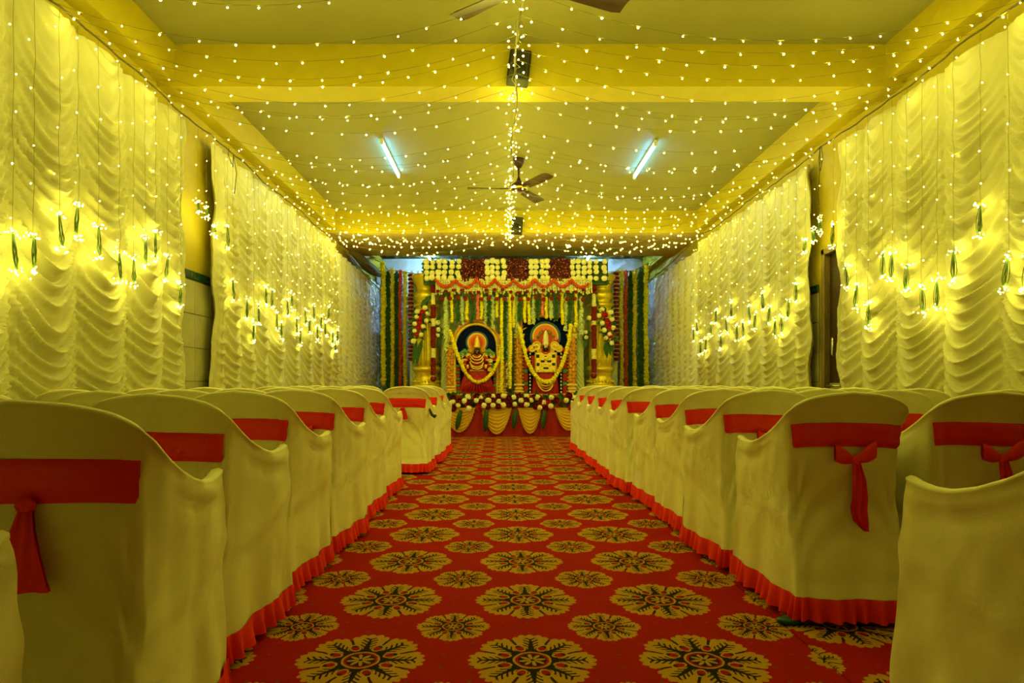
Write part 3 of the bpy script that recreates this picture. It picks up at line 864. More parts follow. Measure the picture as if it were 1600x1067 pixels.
# stage with a red skirt, yellow swags
st = empty('stage', (0, SY, 0)); tag(st, 'low stage with red skirt and yellow swags below the altar', 'stage')
MB().quadbox((-2.2, .04, 0), (2.6, 2.6, SZ-.01)).build('platform', M_wood, st, False)
rows = []
for z in np.linspace(0.0, SZ, 7):
    rows.append([(x, -.0-.012*math.sin(x*42+math.sin(x*9)*1.5)*(1-z/SZ*.6), z) for x in np.arange(-2.2, 2.61, .025)])
MB().grid(rows).build('skirt', M_redcloth, st)
MB().quadbox((-2.2, .0, SZ-.01), (2.6, 2.6, SZ+.005)).build('stage_cloth', M_redcloth, st, False)
def swag(cx, w, D, zt, skew=0.0):
    P = []
    for v in np.linspace(0, 1, 31):
        row = []
        for u in np.linspace(-1, 1, 25):
            edge = max(0, 1-abs(u)**2)**.8
            z = zt-D*v*(edge*.97+.03)-skew*u*v*D*.25
            row.append((cx+u*w/2*(1-.04*v), -.045-.035*edge*math.sin(v*PI*.55)-.012*math.sin(v*44)*edge*(.3+.7*v), z))
        P.append(row)
    o = MB().grid(P, True).build('swag', M_yelcloth, st)
    tr = MB()
    for u in np.linspace(-1, 1, 27):
        edge = max(0, 1-abs(u)**2)**.8; z = zt-D*(edge*.97+.03)-skew*u*D*.25
        tr.ball((cx+u*w/2*.96, -.045-.035*edge, z-.008), .0095, 6, 4)
    tag(tr.build('fringe', M_yelcloth, o), kind='stuff')
for (x0, x1, yb, sk) in ((694, 744, 674, -.3), (751, 800, 677, .15), (809, 847, 676, 0), (866, 908, 671, .3)):
    k = (SY-.05)/1000
    swag(((x0+x1)/2-784)*k, (x1-x0)*k, (yb-637)*k, CAM_H-(637-598)*k, sk)
# hanging green leaves in front of the skirt
for i, (x0, y0, x1, y1) in enumerate(((720, 641, 713, 672), (760, 641, 758, 675), (806, 640, 802, 671), (851, 641, 848, 671))):
    a = W(x0, y0, 10.47); b = W(x1, y1, 10.47); mb = MB()
    pts = [a.lerp(b, t) for t in (0, .25, .5, .75, .92, 1)]
    mb.tube(pts, [.028, .038, .044, .038, .020, .003], 8)
    o = mb.build('rolled_leaf', M_leaf); tag(o, f'rolled green leaf hanging on the red stage skirt, {ordn(i+1)} from left', 'leaf', 'rolled leaves on the stage front')
    o2 = MB().tube([p+Vector((.004,-.037,0)) for p in pts[:5]], .005, 5).build('leaf_rib', M_green, o)

# flowers ------------------------------------------------------------
def mum_mesh(r, m, nm):
    mb = MB(); 
    NU, NVv = 14, 8
    base = len(mb.v); rows = []
    for j in range(NVv+1):
        ph = -PI/2+PI*j/NVv
        row = []
        for k in range(NU+1):
            t = 2*PI*(k % NU)/NU+(.22 if j % 2 else 0)
            q = r*(1+.10*(1 if (k+j) % 2 else -1))
            if j in (0, NVv): q = r*.9
            row.append((q*math.cos(ph)*math.cos(t), q*.86*math.cos(ph)*math.sin(t), q*.92*math.sin(ph)))
        rows.append(row)
    mb.grid(rows)
    return mb.mesh(nm, m, smooth=False)
def rose_mesh(r, m, nm):
    mb = MB()
    for ring, (n, rad, lift) in enumerate(((5, 1.0, .2), (5, .72, .42), (4, .45, .6))):
        for k in range(n):
            a = 2*PI*k/n+ring*.5; P = []
            for v in np.linspace(0, 1, 4):
                row = []
                for u in np.linspace(-1, 1, 5):
                    aa = a+u*(.75 if ring < 2 else .9); rr = r*rad*(.35+.65*math.sin(v*PI*.5))*(1+.06*(1-u*u))
                    row.append((rr*math.cos(aa), -r*(lift*v*.9+.25*v*(1-.5*v)*(1-.3*u*u)), rr*math.sin(aa)))
                P.append(row)
            mb.grid(P)
    mb.ball((0, -r*.35, 0), r*.4, 7, 5)
    return mb.mesh(nm, m)
mum = mum_mesh(.043, M_cream, 'chrysanthemum'); rose_d = rose_mesh(.05, M_dred, 'rose'); rose_b = rose_mesh(.05, M_rred, 'rose')
def foliage(mb, c, spread, n, L=.14, w=.035, front=True):
    for _ in range(n):
        p = Vector((c[0]+random.uniform(-1, 1)*spread[0], c[1]+random.uniform(-1, 1)*spread[1], c[2]+random.uniform(-1, 1)*spread[2]))
        d = Vector((random.uniform(-1, 1), random.uniform(-.9, .1), random.uniform(-.7, 1)))
        sd = d.cross(Vector((random.uniform(-.4, .4), -1, random.uniform(-.4, .4))))
        mb.leaf(p, d, sd if sd.length > .01 else (1, 0, 0), L*random.uniform(.6, 1.2), w*random.uniform(.8, 1.3), random.uniform(-.2, .2))
# bank of flowers along the stage front
fl = MB(); foliage(fl, (W(805, 630, 10.55).x, 10.68, SZ+.12), (1.12, .04, .12), 420, .11, .04)
MB_ = MB().quadbox((-.98, 10.60, SZ-.02), (1.38, 10.75, SZ+.20))
o = fl.build('greenery_bank', M_green); tag(o, 'bank of green leaves behind the flowers on the stage edge', 'greenery', kind='stuff')
wh = [(128,200),(190,240),(300,150),(258,192),(310,278),(395,187),(440,160),(530,188),(583,142),(585,242),(652,200),(700,240),(705,135),(820,150),(830,228),(903,188),(965,140),(965,233),(1020,182),(1088,152),(1110,268),(1160,205),(1245,152),(1240,250),(1415,185),(1505,158),(480,245)]
rd = [(205,195),(310,205),(400,140),(455,203),(525,255),(540,140),(580,190),(645,255),(650,140),(700,195),(765,232),(765,160),(880,140),(910,235),(960,185),(1050,150),(1065,255),(1135,190),(1180,275),(1300,185),(1445,135),(1485,205),(140,275),(130,160)]
rb = [(425,262),(1205,200),(1465,265),(1150,240)]
def bank_pos(cx, cy):
    px = 690+cx/7.273; py = 600+cy/7.273
    t = (py-615)/30.0
    Yd = 10.62-.14*t+random.uniform(-.02, .02)
    return W(px, py, Yd)
for (a, b) in wh:
    tag(link('chrysanthemum', mum, None, bank_pos(a, b)-Vector((0,.03,0)), (random.uniform(-.4,.4), 0, random.uniform(0, 6)), random.uniform(1.0, 1.25)), 'cream chrysanthemum in the flower row along the stage edge', 'flower', 'cream flowers along the stage edge')
for (a, b) in rd:
    tag(link('rose', rose_d, None, bank_pos(a, b)-Vector((0,.035,0)), (random.uniform(-.3,.3), random.uniform(0, 6), random.uniform(-.4,.4)), random.uniform(.95, 1.2)), 'dark red rose in the flower row along the stage edge', 'flower', 'dark red roses along the stage edge')
for (a, b) in rb:
    tag(link('rose', rose_b, None, bank_pos(a, b)-Vector((0,.02,0)), (random.uniform(-.3,.3), random.uniform(0, 6), random.uniform(-.4,.4)), 1.05), 'bright red rose in the flower row along the stage edge', 'flower', 'bright red roses along the stage edge')

# garlands ------------------------------------------------------------
def garland(pts, r, m, name, label, cat='garland', group=None, jit=.25, step=None, parent=None, sc=(1, 1, 1)):
    """rope of small blossoms along a path"""
    mb = MB(); step = step or r*1.35
    P = [Vector(p) for p in pts]; acc = 0.0
    for i in range(len(P)-1):
        L = (P[i+1]-P[i]).length
        while acc < L:
            c = P[i].lerp(P[i+1], acc/L)
            c = c+Vector((random.uniform(-jit, jit)*r*.5, random.uniform(-jit, jit)*r*.5, 0))
            mb.ball(c, r*random.uniform(.95, 1.25), 7, 4, sc, .2); acc += step
        acc -= L
    o = mb.build(name, m, parent, smooth=False)
    return tag(o, label, cat, group) if label else o
def vgar(px, y0, y1, Y, r, m, name, label, group, jit=.3):
    a = W(px, y0, Y); b = W(px, y1, Y)
    n = 6; ph = random.uniform(0, 6)
    pts = [a.lerp(b, i/n)+Vector((.006*math.sin(i*1.3+ph), 0, 0)) for i in range(n+1)]
    return garland(pts, r, m, name, label, 'garland', group, jit)
def leafgar(px, y0, y1, Y, r, m, label, group, n_per=110):
    a = W(px, y0, Y); b = W(px, y1, Y); mb = MB(); L = (a-b).length
    mb.tube([a, b], r*.45, 6)
    for i in range(int(L*n_per)):
        c = a.lerp(b, random.random()); t = random.uniform(0, 2*PI)
        d = Vector((math.cos(t), -abs(math.sin(t))*.8, -.8-random.random()*.5)); mb.leaf(c, d, d.cross(Vector((0,-1,.2))), r*1.7, r*.7)
    return tag(mb.build('leaf_garland', m), label, 'garland', group)
YG = 11.14
ylist = [(706,456,504,0),(729.5,466,500,0),(752.5,454,499,0),(776.8,458,495,0),(784,468,615,1),(797.5,454,607,1),(802.5,454,510,0),(820,466,504,0),(826.6,456,506,0),(853.5,466,498,0),(878.5,456,507,0),(900,454,511,0)]
for i, (px, y0, y1, lng) in enumerate(ylist):
    vgar(px, y0, y1, YG-(.05 if lng else 0), .027, M_yel, 'marigold_garland', f'yellow marigold garland hanging above the pictures, {ordn(i+1)} yellow from left', 'yellow garlands above the pictures')
for i, (px, y0, y1) in enumerate(((746.6, 454, 499), (848, 454, 493))):
    vgar(px, y0, y1, YG+.01, .026, M_pink, 'pink_garland', f'pink petal garland hanging above the {"left" if i == 0 else "right"} picture', 'pink garlands above the pictures')
glist = [(715.7,458,502),(738,458,501),(764,458,506),(789,460,562),(812,458,502),(840,460,498),(868.6,458,499),(890,456,512)]
for i, (px, y0, y1) in enumerate(glist):
    leafgar(px, max(y0, 463), y1, YG+.03, .042, M_green, f'green leaf garland hanging above the pictures, {ordn(i+1)} green from left', 'green garlands above the pictures')
plist = [(697,458,545),(722,458,505),(759,458,506),(770,458,512),(794,460,600),(807,458,520),(833,458,503),(861,458,500),(884,458,515),(908,458,520)]
for i, (px, y0, y1) in enumerate(plist):
    leafgar(px, max(y0, 463), y1, YG+.06, .040, M_palegreen, f'pale green tinsel strip hanging above the pictures, {ordn(i+1)} from left', 'pale strips above the pictures')
# side garlands
YS = 12.8
for sd, lst in (('left', [(599,412,601,'y'),(606,424,612,'g'),(613.5,422,612,'y2'),(620,424,612,'g'),(625.5,424,612,'o'),(633,427,612,'y2'),(642,427,564,'rw')]),
                ('right', [(1009.5,417,601,'y'),(1001,418,612,'g'),(991.5,424,612,'y2'),(985,424,612,'g'),(978,425,612,'o'),(971,426,612,'y2'),(963,425,564,'rw')])):
    cnt = {}
    tot = {'y':1,'y2':2,'g':2,'o':1,'rw':1}
    for (px, y0, y1, k) in lst:
        cnt[k] = cnt.get(k, 0)+1; grp = f'garlands hung {sd} of the altar'
        which = {1: 'nearer the wall', 2: 'nearer the pillar'}[cnt[k]]
        if k == 'y': vgar(px, y0, y1, YS, .052, M_yel, 'marigold_garland', f'thick yellow garland outermost on the {sd} of the altar', grp)
        elif k == 'y2': vgar(px, y0, y1, YS, .042, M_yel2, 'marigold_garland', f'thin yellow garland {sd} of the altar, {which}', grp)
        elif k == 'g': leafgar(px, y0, y1, YS+.03, .062, M_green, f'dark green leaf garland {sd} of the altar, {which}', grp, 170)
        elif k == 'o': vgar(px, y0, y1, YS, .036, M_orr, 'petal_garland', f'coral red petal garland {sd} of the altar', grp)
        else:
            a = W(px, y0, 11.95); b = W(px, y1, 11.95); r = empty('striped_garland', a); tag(r, f'dark red and white banded garland beside the {sd} pillar', 'garland', grp)
            L = (a-b).length; n = 22; g1 = MB(); g2 = MB()
            for i in range(n):
                z = -L*(i+.5)/n; g1.ball((random.uniform(-.005,.005), 0, z), .056, 9, 5, (1, 1, .62), .1); g2.lathe([(.040,z+L/n*.5-.006),(.050,z+L/n*.5),(.040,z+L/n*.5+.006)], 9)
            tag(g1.build('rose_band', M_dred, r, smooth=False), kind='stuff'); tag(g2.build('white_band', M_jas, r), kind='stuff')
    # cord the garlands hang from
    pp = [W(px, y0-1, 11.95 if k == 'rw' else YS) for (px, y0, y1, k) in lst]
    e0 = Vector((RXL+.05 if sd == 'left' else RXR-.05, YS, pp[0].z+.06))
    rope('rope', [e0]+pp+[W(662 if sd == 'left' else 948, 431, 11.70)], .010, f'cord carrying the garlands {sd} of the altar')

# pleated backdrop behind pillars and pictures -------------------------
xs = np.arange(W(640,0,12.1).x, W(966,0,12.1).x, .012); zs = np.arange(SZ, W(0,432,12.1).z, .05)
Xg, Zg = np.meshgrid(xs, zs)
V = np.stack([Xg, 12.15-.022*np.sin((Xg*.9+Zg*.55*np.sign(.2-Xg))*2*PI/.085), Zg], -1)
tag(grid_np('backdrop', V, M_palegreen), 'pale green pleated cloth behind the pillars and pictures', 'curtain')
def tied_drape(pxa, pxb, y0, y1, Y, s, label):
    a = W(pxa, y0, Y); b = W(pxb, y1, Y); P = []
    for i, t in enumerate(np.linspace(0, 1, 60)):
        row = []
        wd = 1-.25*math.sin(t*PI)
        for u in np.linspace(0, 1, 14):
            x = a.x+(b.x-a.x)*(u*wd+(1-wd)*.5); z = a.z+(b.z-a.z)*t
            row.append((x, Y-.03*math.sin(u*PI)-.012*math.sin((t*15+s*u*2.6)*2*PI), z))
        P.append(row)
    o = MB().grid(P, True).build('tied_drape', M_palegreen); tag(o, label, 'drape')
tied_drape(688, 703, 498, 622, 11.45, 1, 'pale green twisted drape between left pillar and left picture')
tied_drape(897, 914, 500, 622, 11.45, -1, 'pale green twisted drape between right picture and right pillar')

# pillars --------------------------------------------------------------
def pillar(px, label, mirror):
    Y = 11.62; c = W(px, 608, Y)
    r = empty('gold_pillar', (c.x, Y, SZ+.008)); tag(r, label, 'pillar', 'gold pillars beside the altar')
    def zz(py): return W(0, py, Y).z-SZ-.008
    MB().bevbox((-.25,-.25,0), (.25,.25,zz(608)), .01).build('plinth', M_gold, r, False)
    MB().lathe([(.26,zz(608)),(.275,zz(606)),(.275,zz(602)),(.25,zz(600.5)),(.235,zz(599)),(.245,zz(596)),(.22,zz(594)),(.205,zz(590)),(.20,zz(586)),(.215,zz(584)),(.205,zz(582)),(.24,zz(580)),(.255,zz(577)),(.245,zz(574)),(.21,zz(572))], 28, (0,0,0)).build('base', M_gold, r)
    bd = MB()
    for k in range(28):
        t = 2*PI*k/28; bd.ball((.245*math.cos(t), .245*math.sin(t), zz(596)), .022, 6, 4)
    tag(bd.build('bead_ring', M_gold, r), kind='stuff')
    prof = [(.205+.02*math.sin(t*PI), zz(572)+(zz(480)-zz(572))*t) for t in np.linspace(0, 1, 10)]
    MB().lathe(prof, 144, (0,0,0), rfun=lambda t, z: 1-.13*abs(math.cos(t*9))**.6).build('shaft', M_gold, r)
    MB().lathe([(.20,zz(481)),(.235,zz(479)),(.235,zz(476)),(.185,zz(474)),(.17,zz(471)),(.20,zz(468)),(.225,zz(463)),(.205,zz(458)),(.165,zz(455)),(.175,zz(452)),(.20,zz(446)),(.24,zz(439)),(.27,zz(434)),(.275,zz(431)),(.24,zz(430))], 28, rfun=lambda t, z: 1+.02*math.cos(t*14)).build('capital', M_gold, r)
    return r
pillar(667, 'tall gold fluted pillar on the left of the altar', -1)
pillar(938, 'tall gold fluted pillar on the right of the altar', 1)
# bouquets on the pillars
def bouquet(sd, flowers_, reds, whites2, leaves):
    Y = 11.32
    mb = MB()
    for (px, py) in flowers_+reds+whites2:
        foliage(mb, W(px, py, Y), (.05, .02, .05), 5, .12, .045)
    for (p, q) in leaves:
        a = W(*p, Y); b = W(*q, Y); dd = b-a
        mb.leaf(a, dd, dd.cross(Vector((0, 1, 0))), dd.length, .085, -.05)
    r = empty('flower_bouquet'); tag(mb.build('leaf', M_green, r), kind='stuff'); tag(r, f'white and red flower bouquet tied on the {sd} gold pillar', 'bouquet', 'bouquets on the pillars')
    for (px, py) in flowers_+whites2:
        o = link('chrysanthemum', mum, r, W(px, py, Y-.05), (random.uniform(-.4,.4), 0, random.uniform(0, 6)), random.uniform(.9, 1.15))
    for (px, py) in reds:
        o = link('rose', rose_b, r, W(px, py, Y-.04), (random.uniform(-.3,.3), random.uniform(0, 6), 0), random.uniform(.9, 1.2))
bouquet('left', [(652,487),(664,481),(668,490),(651,495),(666,501),(661,510),(648,506),(648,517),(658,523),(646,533)], [(660,489),(656,498),(655,504),(654,512),(651,522)], [(684,504),(685,515),(684,524)], [((673,462),(660,476)),((667,466),(657,480)),((664,470),(675,463)),((656,535),(650,574)),((651,532),(645,570)),((660,530),(652,560)),((690,520),(684,545))])
bouquet('right', [(941,483),(954,488),(936,493),(956,499),(941,505),(944,516),(953,522),(947,528),(956,536),(958,512)], [(945,492),(950,504),(952,512),(953,524)], [(921,497),(915,519),(916,527)], [((925,460),(936,478)),((923,456),(932,470)),((947,530),(955,556)),((952,532),(958,552)),((945,535),(949,560)),((918,520),(912,545))])
# banded garlands over the pillars
def roll_garland(px, segs, tip, sd):
    Y = 11.24; a = W(px, segs[0][0], Y)
    r = empty('banded_garland', a); tag(r, f'dark red and yellow banded garland over the {sd} gold pillar', 'garland', 'banded garlands over the pillars')
    for (y0, y1, k) in segs:
        z0 = W(px, y0, Y).z-a.z; z1 = W(px, y1, Y).z-a.z; rr = .050 if k == 'r' else .040
        mb = MB(); n = max(2, int((z0-z1)/.03))
        for i in range(n): mb.ball((random.uniform(-.004,.004), 0, z0+(z1-z0)*(i+.5)/n), rr, 9, 5, (1, 1, .7), .08)
        mb.build('rose_band' if k == 'r' else 'jasmine_band', M_dred if k == 'r' else M_jas, r, smooth=False)
    zt = W(px, tip, Y).z-a.z
    MB().ball((0,0,zt), .055, 9, 6).build('tassel', M_dred, r)
    MB().ball((0,0,zt+.055), .035, 8, 5).build('tassel_cap', M_jas, r)
roll_garland(677, [(434,457,'r'),(458,476,'j'),(477,497,'r'),(498,510,'j'),(511,543,'r'),(544,559,'j'),(560,586,'r')], 592, 'left')
roll_garland(928, [(437,458,'r'),(459,479,'j'),(480,500,'r'),(501,508,'j'),(509,544,'r'),(545,561,'j'),(562,582,'r')], 587, 'right')

# flower header --------------------------------------------------------
YH = 11.12
hd = empty('flower_header', W(805, 440, YH)); O = W(805, 440, YH)
tag(hd, 'header band of cream and dark red flowers above the altar', 'flower header')
a = W(661, 444, YH)-O; b = W(951, 407, YH)-O
MB().bevbox((a.x, .06, a.z), (b.x, .14, b.z), .01).build('board', M_green, hd, False)
for px in (667, 938):
    q = W(px, 436, 11.3)-O
    MB().bevbox((q.x-.03, .14, q.z-.03), (q.x+.03, .24, q.z+.03), .004).build('bracket', M_gold, hd, False)
lv = MB(); foliage(lv, ((a.x+b.x)/2, .03, (a.z+b.z)/2), ((b.x-a.x)/2, .03, (b.z-a.z)/2), 500, .09, .035)
tag(lv.build('greenery', M_green, hd), kind='stuff')
for cx_ in (667,676,686,695,706,716.5, 762,770,777.5,787, 829.5,837,847,854.5, 894,902.5,912,921.5,931,944):
    for ry in (409.5, 418, 426.5, 435):
        p = W(cx_+random.uniform(-1.2, 1.2), ry+random.uniform(-1.2, 1.2), YH)-O
        link('pompom_flower', mum, hd, p-Vector((0, .05, 0)), (0, 0, random.uniform(0, 6)), random.uniform(1.0, 1.3))
for (x0, x1) in ((721, 757), (791, 824), (857, 891)):
    mb = MB()
    for _ in range(230):
        p = W(random.uniform(x0, x1), random.uniform(406, 439), YH)-O
        mb.ball((p.x, random.uniform(-.06, .0), p.z), random.uniform(.018, .034), 6, 4, (1, .8, 1), .25)
    tag(mb.build('rose_panel', M_maroon, hd, smooth=False), kind='stuff')
    mb = MB()
    for _ in range(46):
        p = W(random.uniform(x0, x1), random.uniform(406, 439), YH)-O
        mb.ball((p.x, -.075, p.z), .009, 5, 4)
    tag(mb.build('tuberose_speck', M_pink, hd, smooth=False), kind='stuff')
# coral scalloped garland
pk = [681, 712, 744, 773, 803, 835, 865, 893, 924]; pts = []
for i in range(len(pk)-1):
    for t in np.linspace(0, 1, 9)[:-1]:
        pts.append(W(pk[i]+(pk[i+1]-pk[i])*t, 437+11*4*t*(1-t)+.6*math.sin(i*2), YH-.10))
garland(pts, .026, M_orr, 'scalloped_garland', 'coral red garland hung in scallops under the flower header')
# fringe of jasmine strings with red roses
fg = empty('jasmine_fringe', W(803, 440, YH-.07)); O2 = W(803, 440, YH-.07)
tag(fg, 'fringe of jasmine strings with small red roses under the header', 'garland')
mb = MB()
px = 682
while px < 925:
    y1 = 455+random.uniform(0, 8)
    p0 = W(px, 437, YH-.05)-O2; p1 = W(px+random.uniform(-1, 1), y1, YH-.05)-O2
    n = 7
    for i in range(n): mb.ball(p0.lerp(p1, i/n)+Vector((0, random.uniform(-.02, .02), 0)), .017, 5, 4, (1, 1, 1.3), .15)
    px += 2.6
tag(mb.build('jasmine_string', M_jas, fg, smooth=False), kind='stuff')
rme = mum_mesh(.036, M_roseB, 'red_rose'); px = 684; i = 0
while px < 924:
    link('red_rose', rme, fg, W(px, 455+random.uniform(-3, 2), YH-.12)-O2, (0, 0, random.random()*6), (1.05, 1, .75)); px += 12.7
px = 691
while px < 922:
    link('red_rose', rme, fg, W(px, 466.5+random.uniform(-1.5, 1.5), YH-.12)-O2, (0, 0, random.random()*6), 1.05); px += 12.2

# framed deity pictures in relief --------------------------------------
FY = 11.30
K = FY/1000.0
def pic(px, py, O): 
    p = W(px, py, FY); return (p.x-O.x, p.z-O.z)
def arch_poly(xl, xr, yb, ys, yt, O, n=20, p=2.0):
    """closed outline: straight sides up to the spring line, round top"""
    pts = []
    cx = (xl+xr)/2
    pts.append(pic(xl, yb, O)); pts.append(pic(xr, yb, O))
    for i in range(n+1):
        t = PI*i/n
        pts.append(pic(cx+(xr-xl)/2*math.copysign(abs(math.cos(t))**(2/p), math.cos(t)), ys-(ys-yt)*abs(math.sin(t))**(2/p), O))
    return pts
def arch_band(xl, xr, yb, ys, yt, w, O, y0, y1, p=2.0):
    """raised moulding following an arch: ring between two outlines"""
    A = arch_poly(xl, xr, yb, ys, yt, O, 24, p)[1:]; B = arch_poly(xl+w, xr-w, yb, ys, yt+w, O, 24, p)[1:]
    A = A+[pic(xl, yb, O)]; B = B+[pic(xl+w, yb, O)]
    mb = MB(); rows = []
    M_ = [((a[0]+b[0])/2, (a[1]+b[1])/2) for a, b in zip(A, B)]
    rows.append([(a[0], y1, a[1]) for a in A]); rows.append([(a[0], y0+.01, a[1]) for a in A])
    rows.append([(m[0], y0-.015, m[1]) for m in M_]); rows.append([(b[0], y0+.01, b[1]) for b in B]); rows.append([(b[0], y1, b[1]) for b in B])
    return mb.grid(rows, True)
def disc(mb, c, r, y0, y1, n=32, sz=1.0):
    poly = [(c[0]+r*math.cos(-2*PI*i/n), c[1]+r*sz*math.sin(-2*PI*i/n)) for i in range(n)]
    return mb.prism(poly[::-1], y0, y1)
def pilaster(O, xl, xr, yt, yb, fr, name='pilaster'):
    (x0, z1) = pic(xl, yt, O); (x1, z0) = pic(xr, yb, O); w = x1-x0; h = z1-z0
    MB().bevbox((x0+w*.12, -.06, z0), (x1-w*.12, .03, z1), .01).build(name, M_golddark, fr, False)
    for t, rr in ((.0, .62), (.05, .58), (.10, .50), (.16, .62), (.95, .6), (.99, .66)):
        MB().bevbox((x0+w*.5-w*rr, -.075, z0+h*t), (x0+w*.5+w*rr, .035, z0+h*t+h*.035), .008).build('pilaster_moulding', M_goldlt, fr, False)
    sc = MB()
    for i in range(12):
        z = z0+h*(.24+.058*i)
        sc.ball((x0+w*.5+w*.12*(1 if i % 2 else -1), -.062, z), w*.25, 7, 5, (1, .35, .8))
        sc.ball((x0+w*.05, -.04, z), w*.13, 6, 4, (1, .6, 1.2)); sc.ball((x1-w*.05, -.04, z), w*.13, 6, 4, (1, .6, 1.2))
    tag(sc.build('scrollwork', M_golddark, fr), kind='stuff')
def finial(O, px, py, fr, s=1):
    mb = MB(); (x, z) = pic(px, py, O)
    # perched bird with fanned tail
    mb.tube([(x-.03*s,-.05,z-.10),(x-.02*s,-.055,z-.03),(x+.0*s,-.06,z+.04),(x-.015*s,-.06,z+.09),(x-.045*s,-.06,z+.10),(x-.065*s,-.06,z+.085)], [.03,.055,.04,.022,.02,.004], 8)
    for a in (-.5, -.1, .3): mb.leaf((x+.01*s,-.05,z-.04), (s*.6+a*.3,-.02,.6-a), (0.4,-.2,.6), .16, .06)
    mb.ball((x-.02*s,-.05,z-.12), .045, 8, 5)
    mb.build('finial', M_goldlt, fr)
def limb(mb, pts, r, n=8): mb.tube(pts, r, n); return mb
# ---- left picture: seated goddess figure in red silk
O = W(745, 618, FY); O.y = FY
fr = empty('framed_deity', O); tag(fr, 'gold arched shrine frame with seated figure in red silk, left one', 'shrine picture', 'framed deities on the stage')
MB().prism(arch_poly(711, 781, 618, 541, 504, O), .0, .05).build('picture_panel', M_navy, fr, False)
arch_band(704.5, 783, 618, 541, 499, 4.6, O, -.055, .05).build('arch_moulding', M_golddark, fr)
arch_band(708.5, 779.5, 618, 541, 504, 4.6, O, -.045, .05).build('inner_moulding', M_goldlt, fr)
pilaster(O, 698, 711.5, 541, 618, fr); pilaster(O, 778.5, 791.5, 541, 618, fr)
finial(O, 701, 530, fr, 1); finial(O, 788, 530, fr, -1)
mb = MB()
for i in range(9): # carved keystone crest
    a = PI*(.5+(i-4)*.06); q = pic(745+39*math.cos(a), 541-42*math.sin(a), O); mb.ball((q[0], -.06, q[1]), .022, 7, 5)
mb.build('crest', M_goldlt, fr)
h = pic(745.3, 535, O)
for nm, r_, yy, m_ in (('halo_rim', 17.5, -.006, M_glow), ('halo', 15, -.012, M_haloy), ('halo_ring', 12.6, -.018, M_orange), ('halo_core', 9.5, -.024, M_haloc)):
    disc(MB(), h, r_*K, yy, .0).build(nm, m_, fr, False)
idol = empty('idol', (0,-.03,0), parent=fr)
def pz(px, py): return pic(px, py, O)
# continuous robe: lathe-like flattened skirt fanning out
P = []
for (py, hw, yy) in ((617,27,-.05),(612,27,-.06),(604,26,-.075),(596,24,-.09),(588,21,-.09),(580,18,-.085),(572,16,-.08),(564,15,-.075),(556,12,-.07),(553,6,-.06)):
    z = pz(745, py)[1]; x0 = pz(745.3, py)[0]
    P.append([(x0+hw*K*math.sin(t), yy*math.cos(t)*(1+.10*math.cos(t*22 if py > 585 else 0)), z) for t in np.linspace(-PI/2, PI/2, 33)])
MB().grid(P).build('robe', M_sari, idol)
q = pz(745.7, 549.5); MB().ball((q[0], -.085, q[1]), .055, 12, 8, (.85, .7, 1.15)).build('head', M_skin, idol)
fc = MB()
for s in (-1, 1): fc.ball((q[0]+s*.018, -.125, q[1]+.008), .008, 6, 4)
fc.ball((q[0], -.13, q[1]-.008), .007, 6, 4, (.7, 1, 1.6)); fc.ball((q[0], -.124, q[1]-.026), .010, 6, 4, (1.4, .6, .5))
fc.build('face_marks', M_goldlt, idol)
z0 = pz(0, 544)[1]; z1 = pz(0, 525)[1]; H_ = z1-z0
MB().lathe([(.062,0),(.066,H_*.12),(.050,H_*.25),(.056,H_*.36),(.040,H_*.5),(.046,H_*.58),(.028,H_*.72),(.032,H_*.78),(.012,H_*.92),(.004,H_)], 14, (q[0],-.07,z0)).build('crown', M_goldlt, idol)
for s in (-1, 1):
    def A(dx, py): return pz(745.5+s*dx, py)
    c = A(9.5, 549); MB().lathe([(.06,-.02),(.06,0),(.035,-.0),(.03,-.025)], 16, (c[0],-.05,c[1]), axis='y').build('ear_disc', M_golddark, idol)
    p_ = [A(10,555), A(19,549), A(26,554), A(24,562)]
    limb(MB(), [(p_[0][0],-.05,p_[0][1]), (p_[1][0],-.06,p_[1][1]), (p_[2][0],-.07,p_[2][1]), (p_[3][0],-.09,p_[3][1])], [.045,.05,.045,.03]).build('raised_arm', M_greensilk, idol)
    p_ = [A(10,558), A(17,563), A(20,570), A(14,574)]
    ar = limb(MB(), [(p_[0][0],-.06,p_[0][1]), (p_[1][0],-.09,p_[1][1]), (p_[2][0],-.10,p_[2][1]), (p_[3][0],-.13,p_[3][1])], [.045,.045,.038,.028]).build('lower_arm', M_sari, idol)
    br = MB()
    for i in (1, 2): br.ball((p_[i][0],-.10,p_[i][1]), .048, 9, 5, (1,.9,.45))
    br.build('arm_band', M_goldlt, ar)
    c = A(14, 573); MB().ball((c[0],-.14,c[1]), .033, 8, 6, (.8,.6,1.2)).build('hand', M_goldlt, idol)
    c = A(21.5, 564); lt_ = MB()
    for a in range(7): lt_.leaf((c[0],-.10,c[1]), (math.cos(a*.9),-.4,math.sin(a*.9)), (-math.sin(a*.9),0,math.cos(a*.9)), .05, .025)
    lt_.build('lotus', M_cream, idol)
for s in (-1, 1):
    for (dx, py, r_, m_) in ((13,556,4.2,M_goldlt),(19,553,4.6,M_greensilk),(24,556,4.4,M_goldlt),(27.5,561,3.6,M_rred),(20,577,4.2,M_goldlt),(24,571,3.4,M_greensilk)):
        q_ = pz(745.5+s*dx, py); MB().lathe([(r_*K,0),(r_*K,-.02),(r_*K*.7,-.035),(r_*K*.6,-.02),(r_*K*.25,-.02),(r_*K*.15,-.04)], 14, (q_[0],-.075,q_[1]), axis='y').build('shoulder_ornament', m_, idol)
nk = MB()
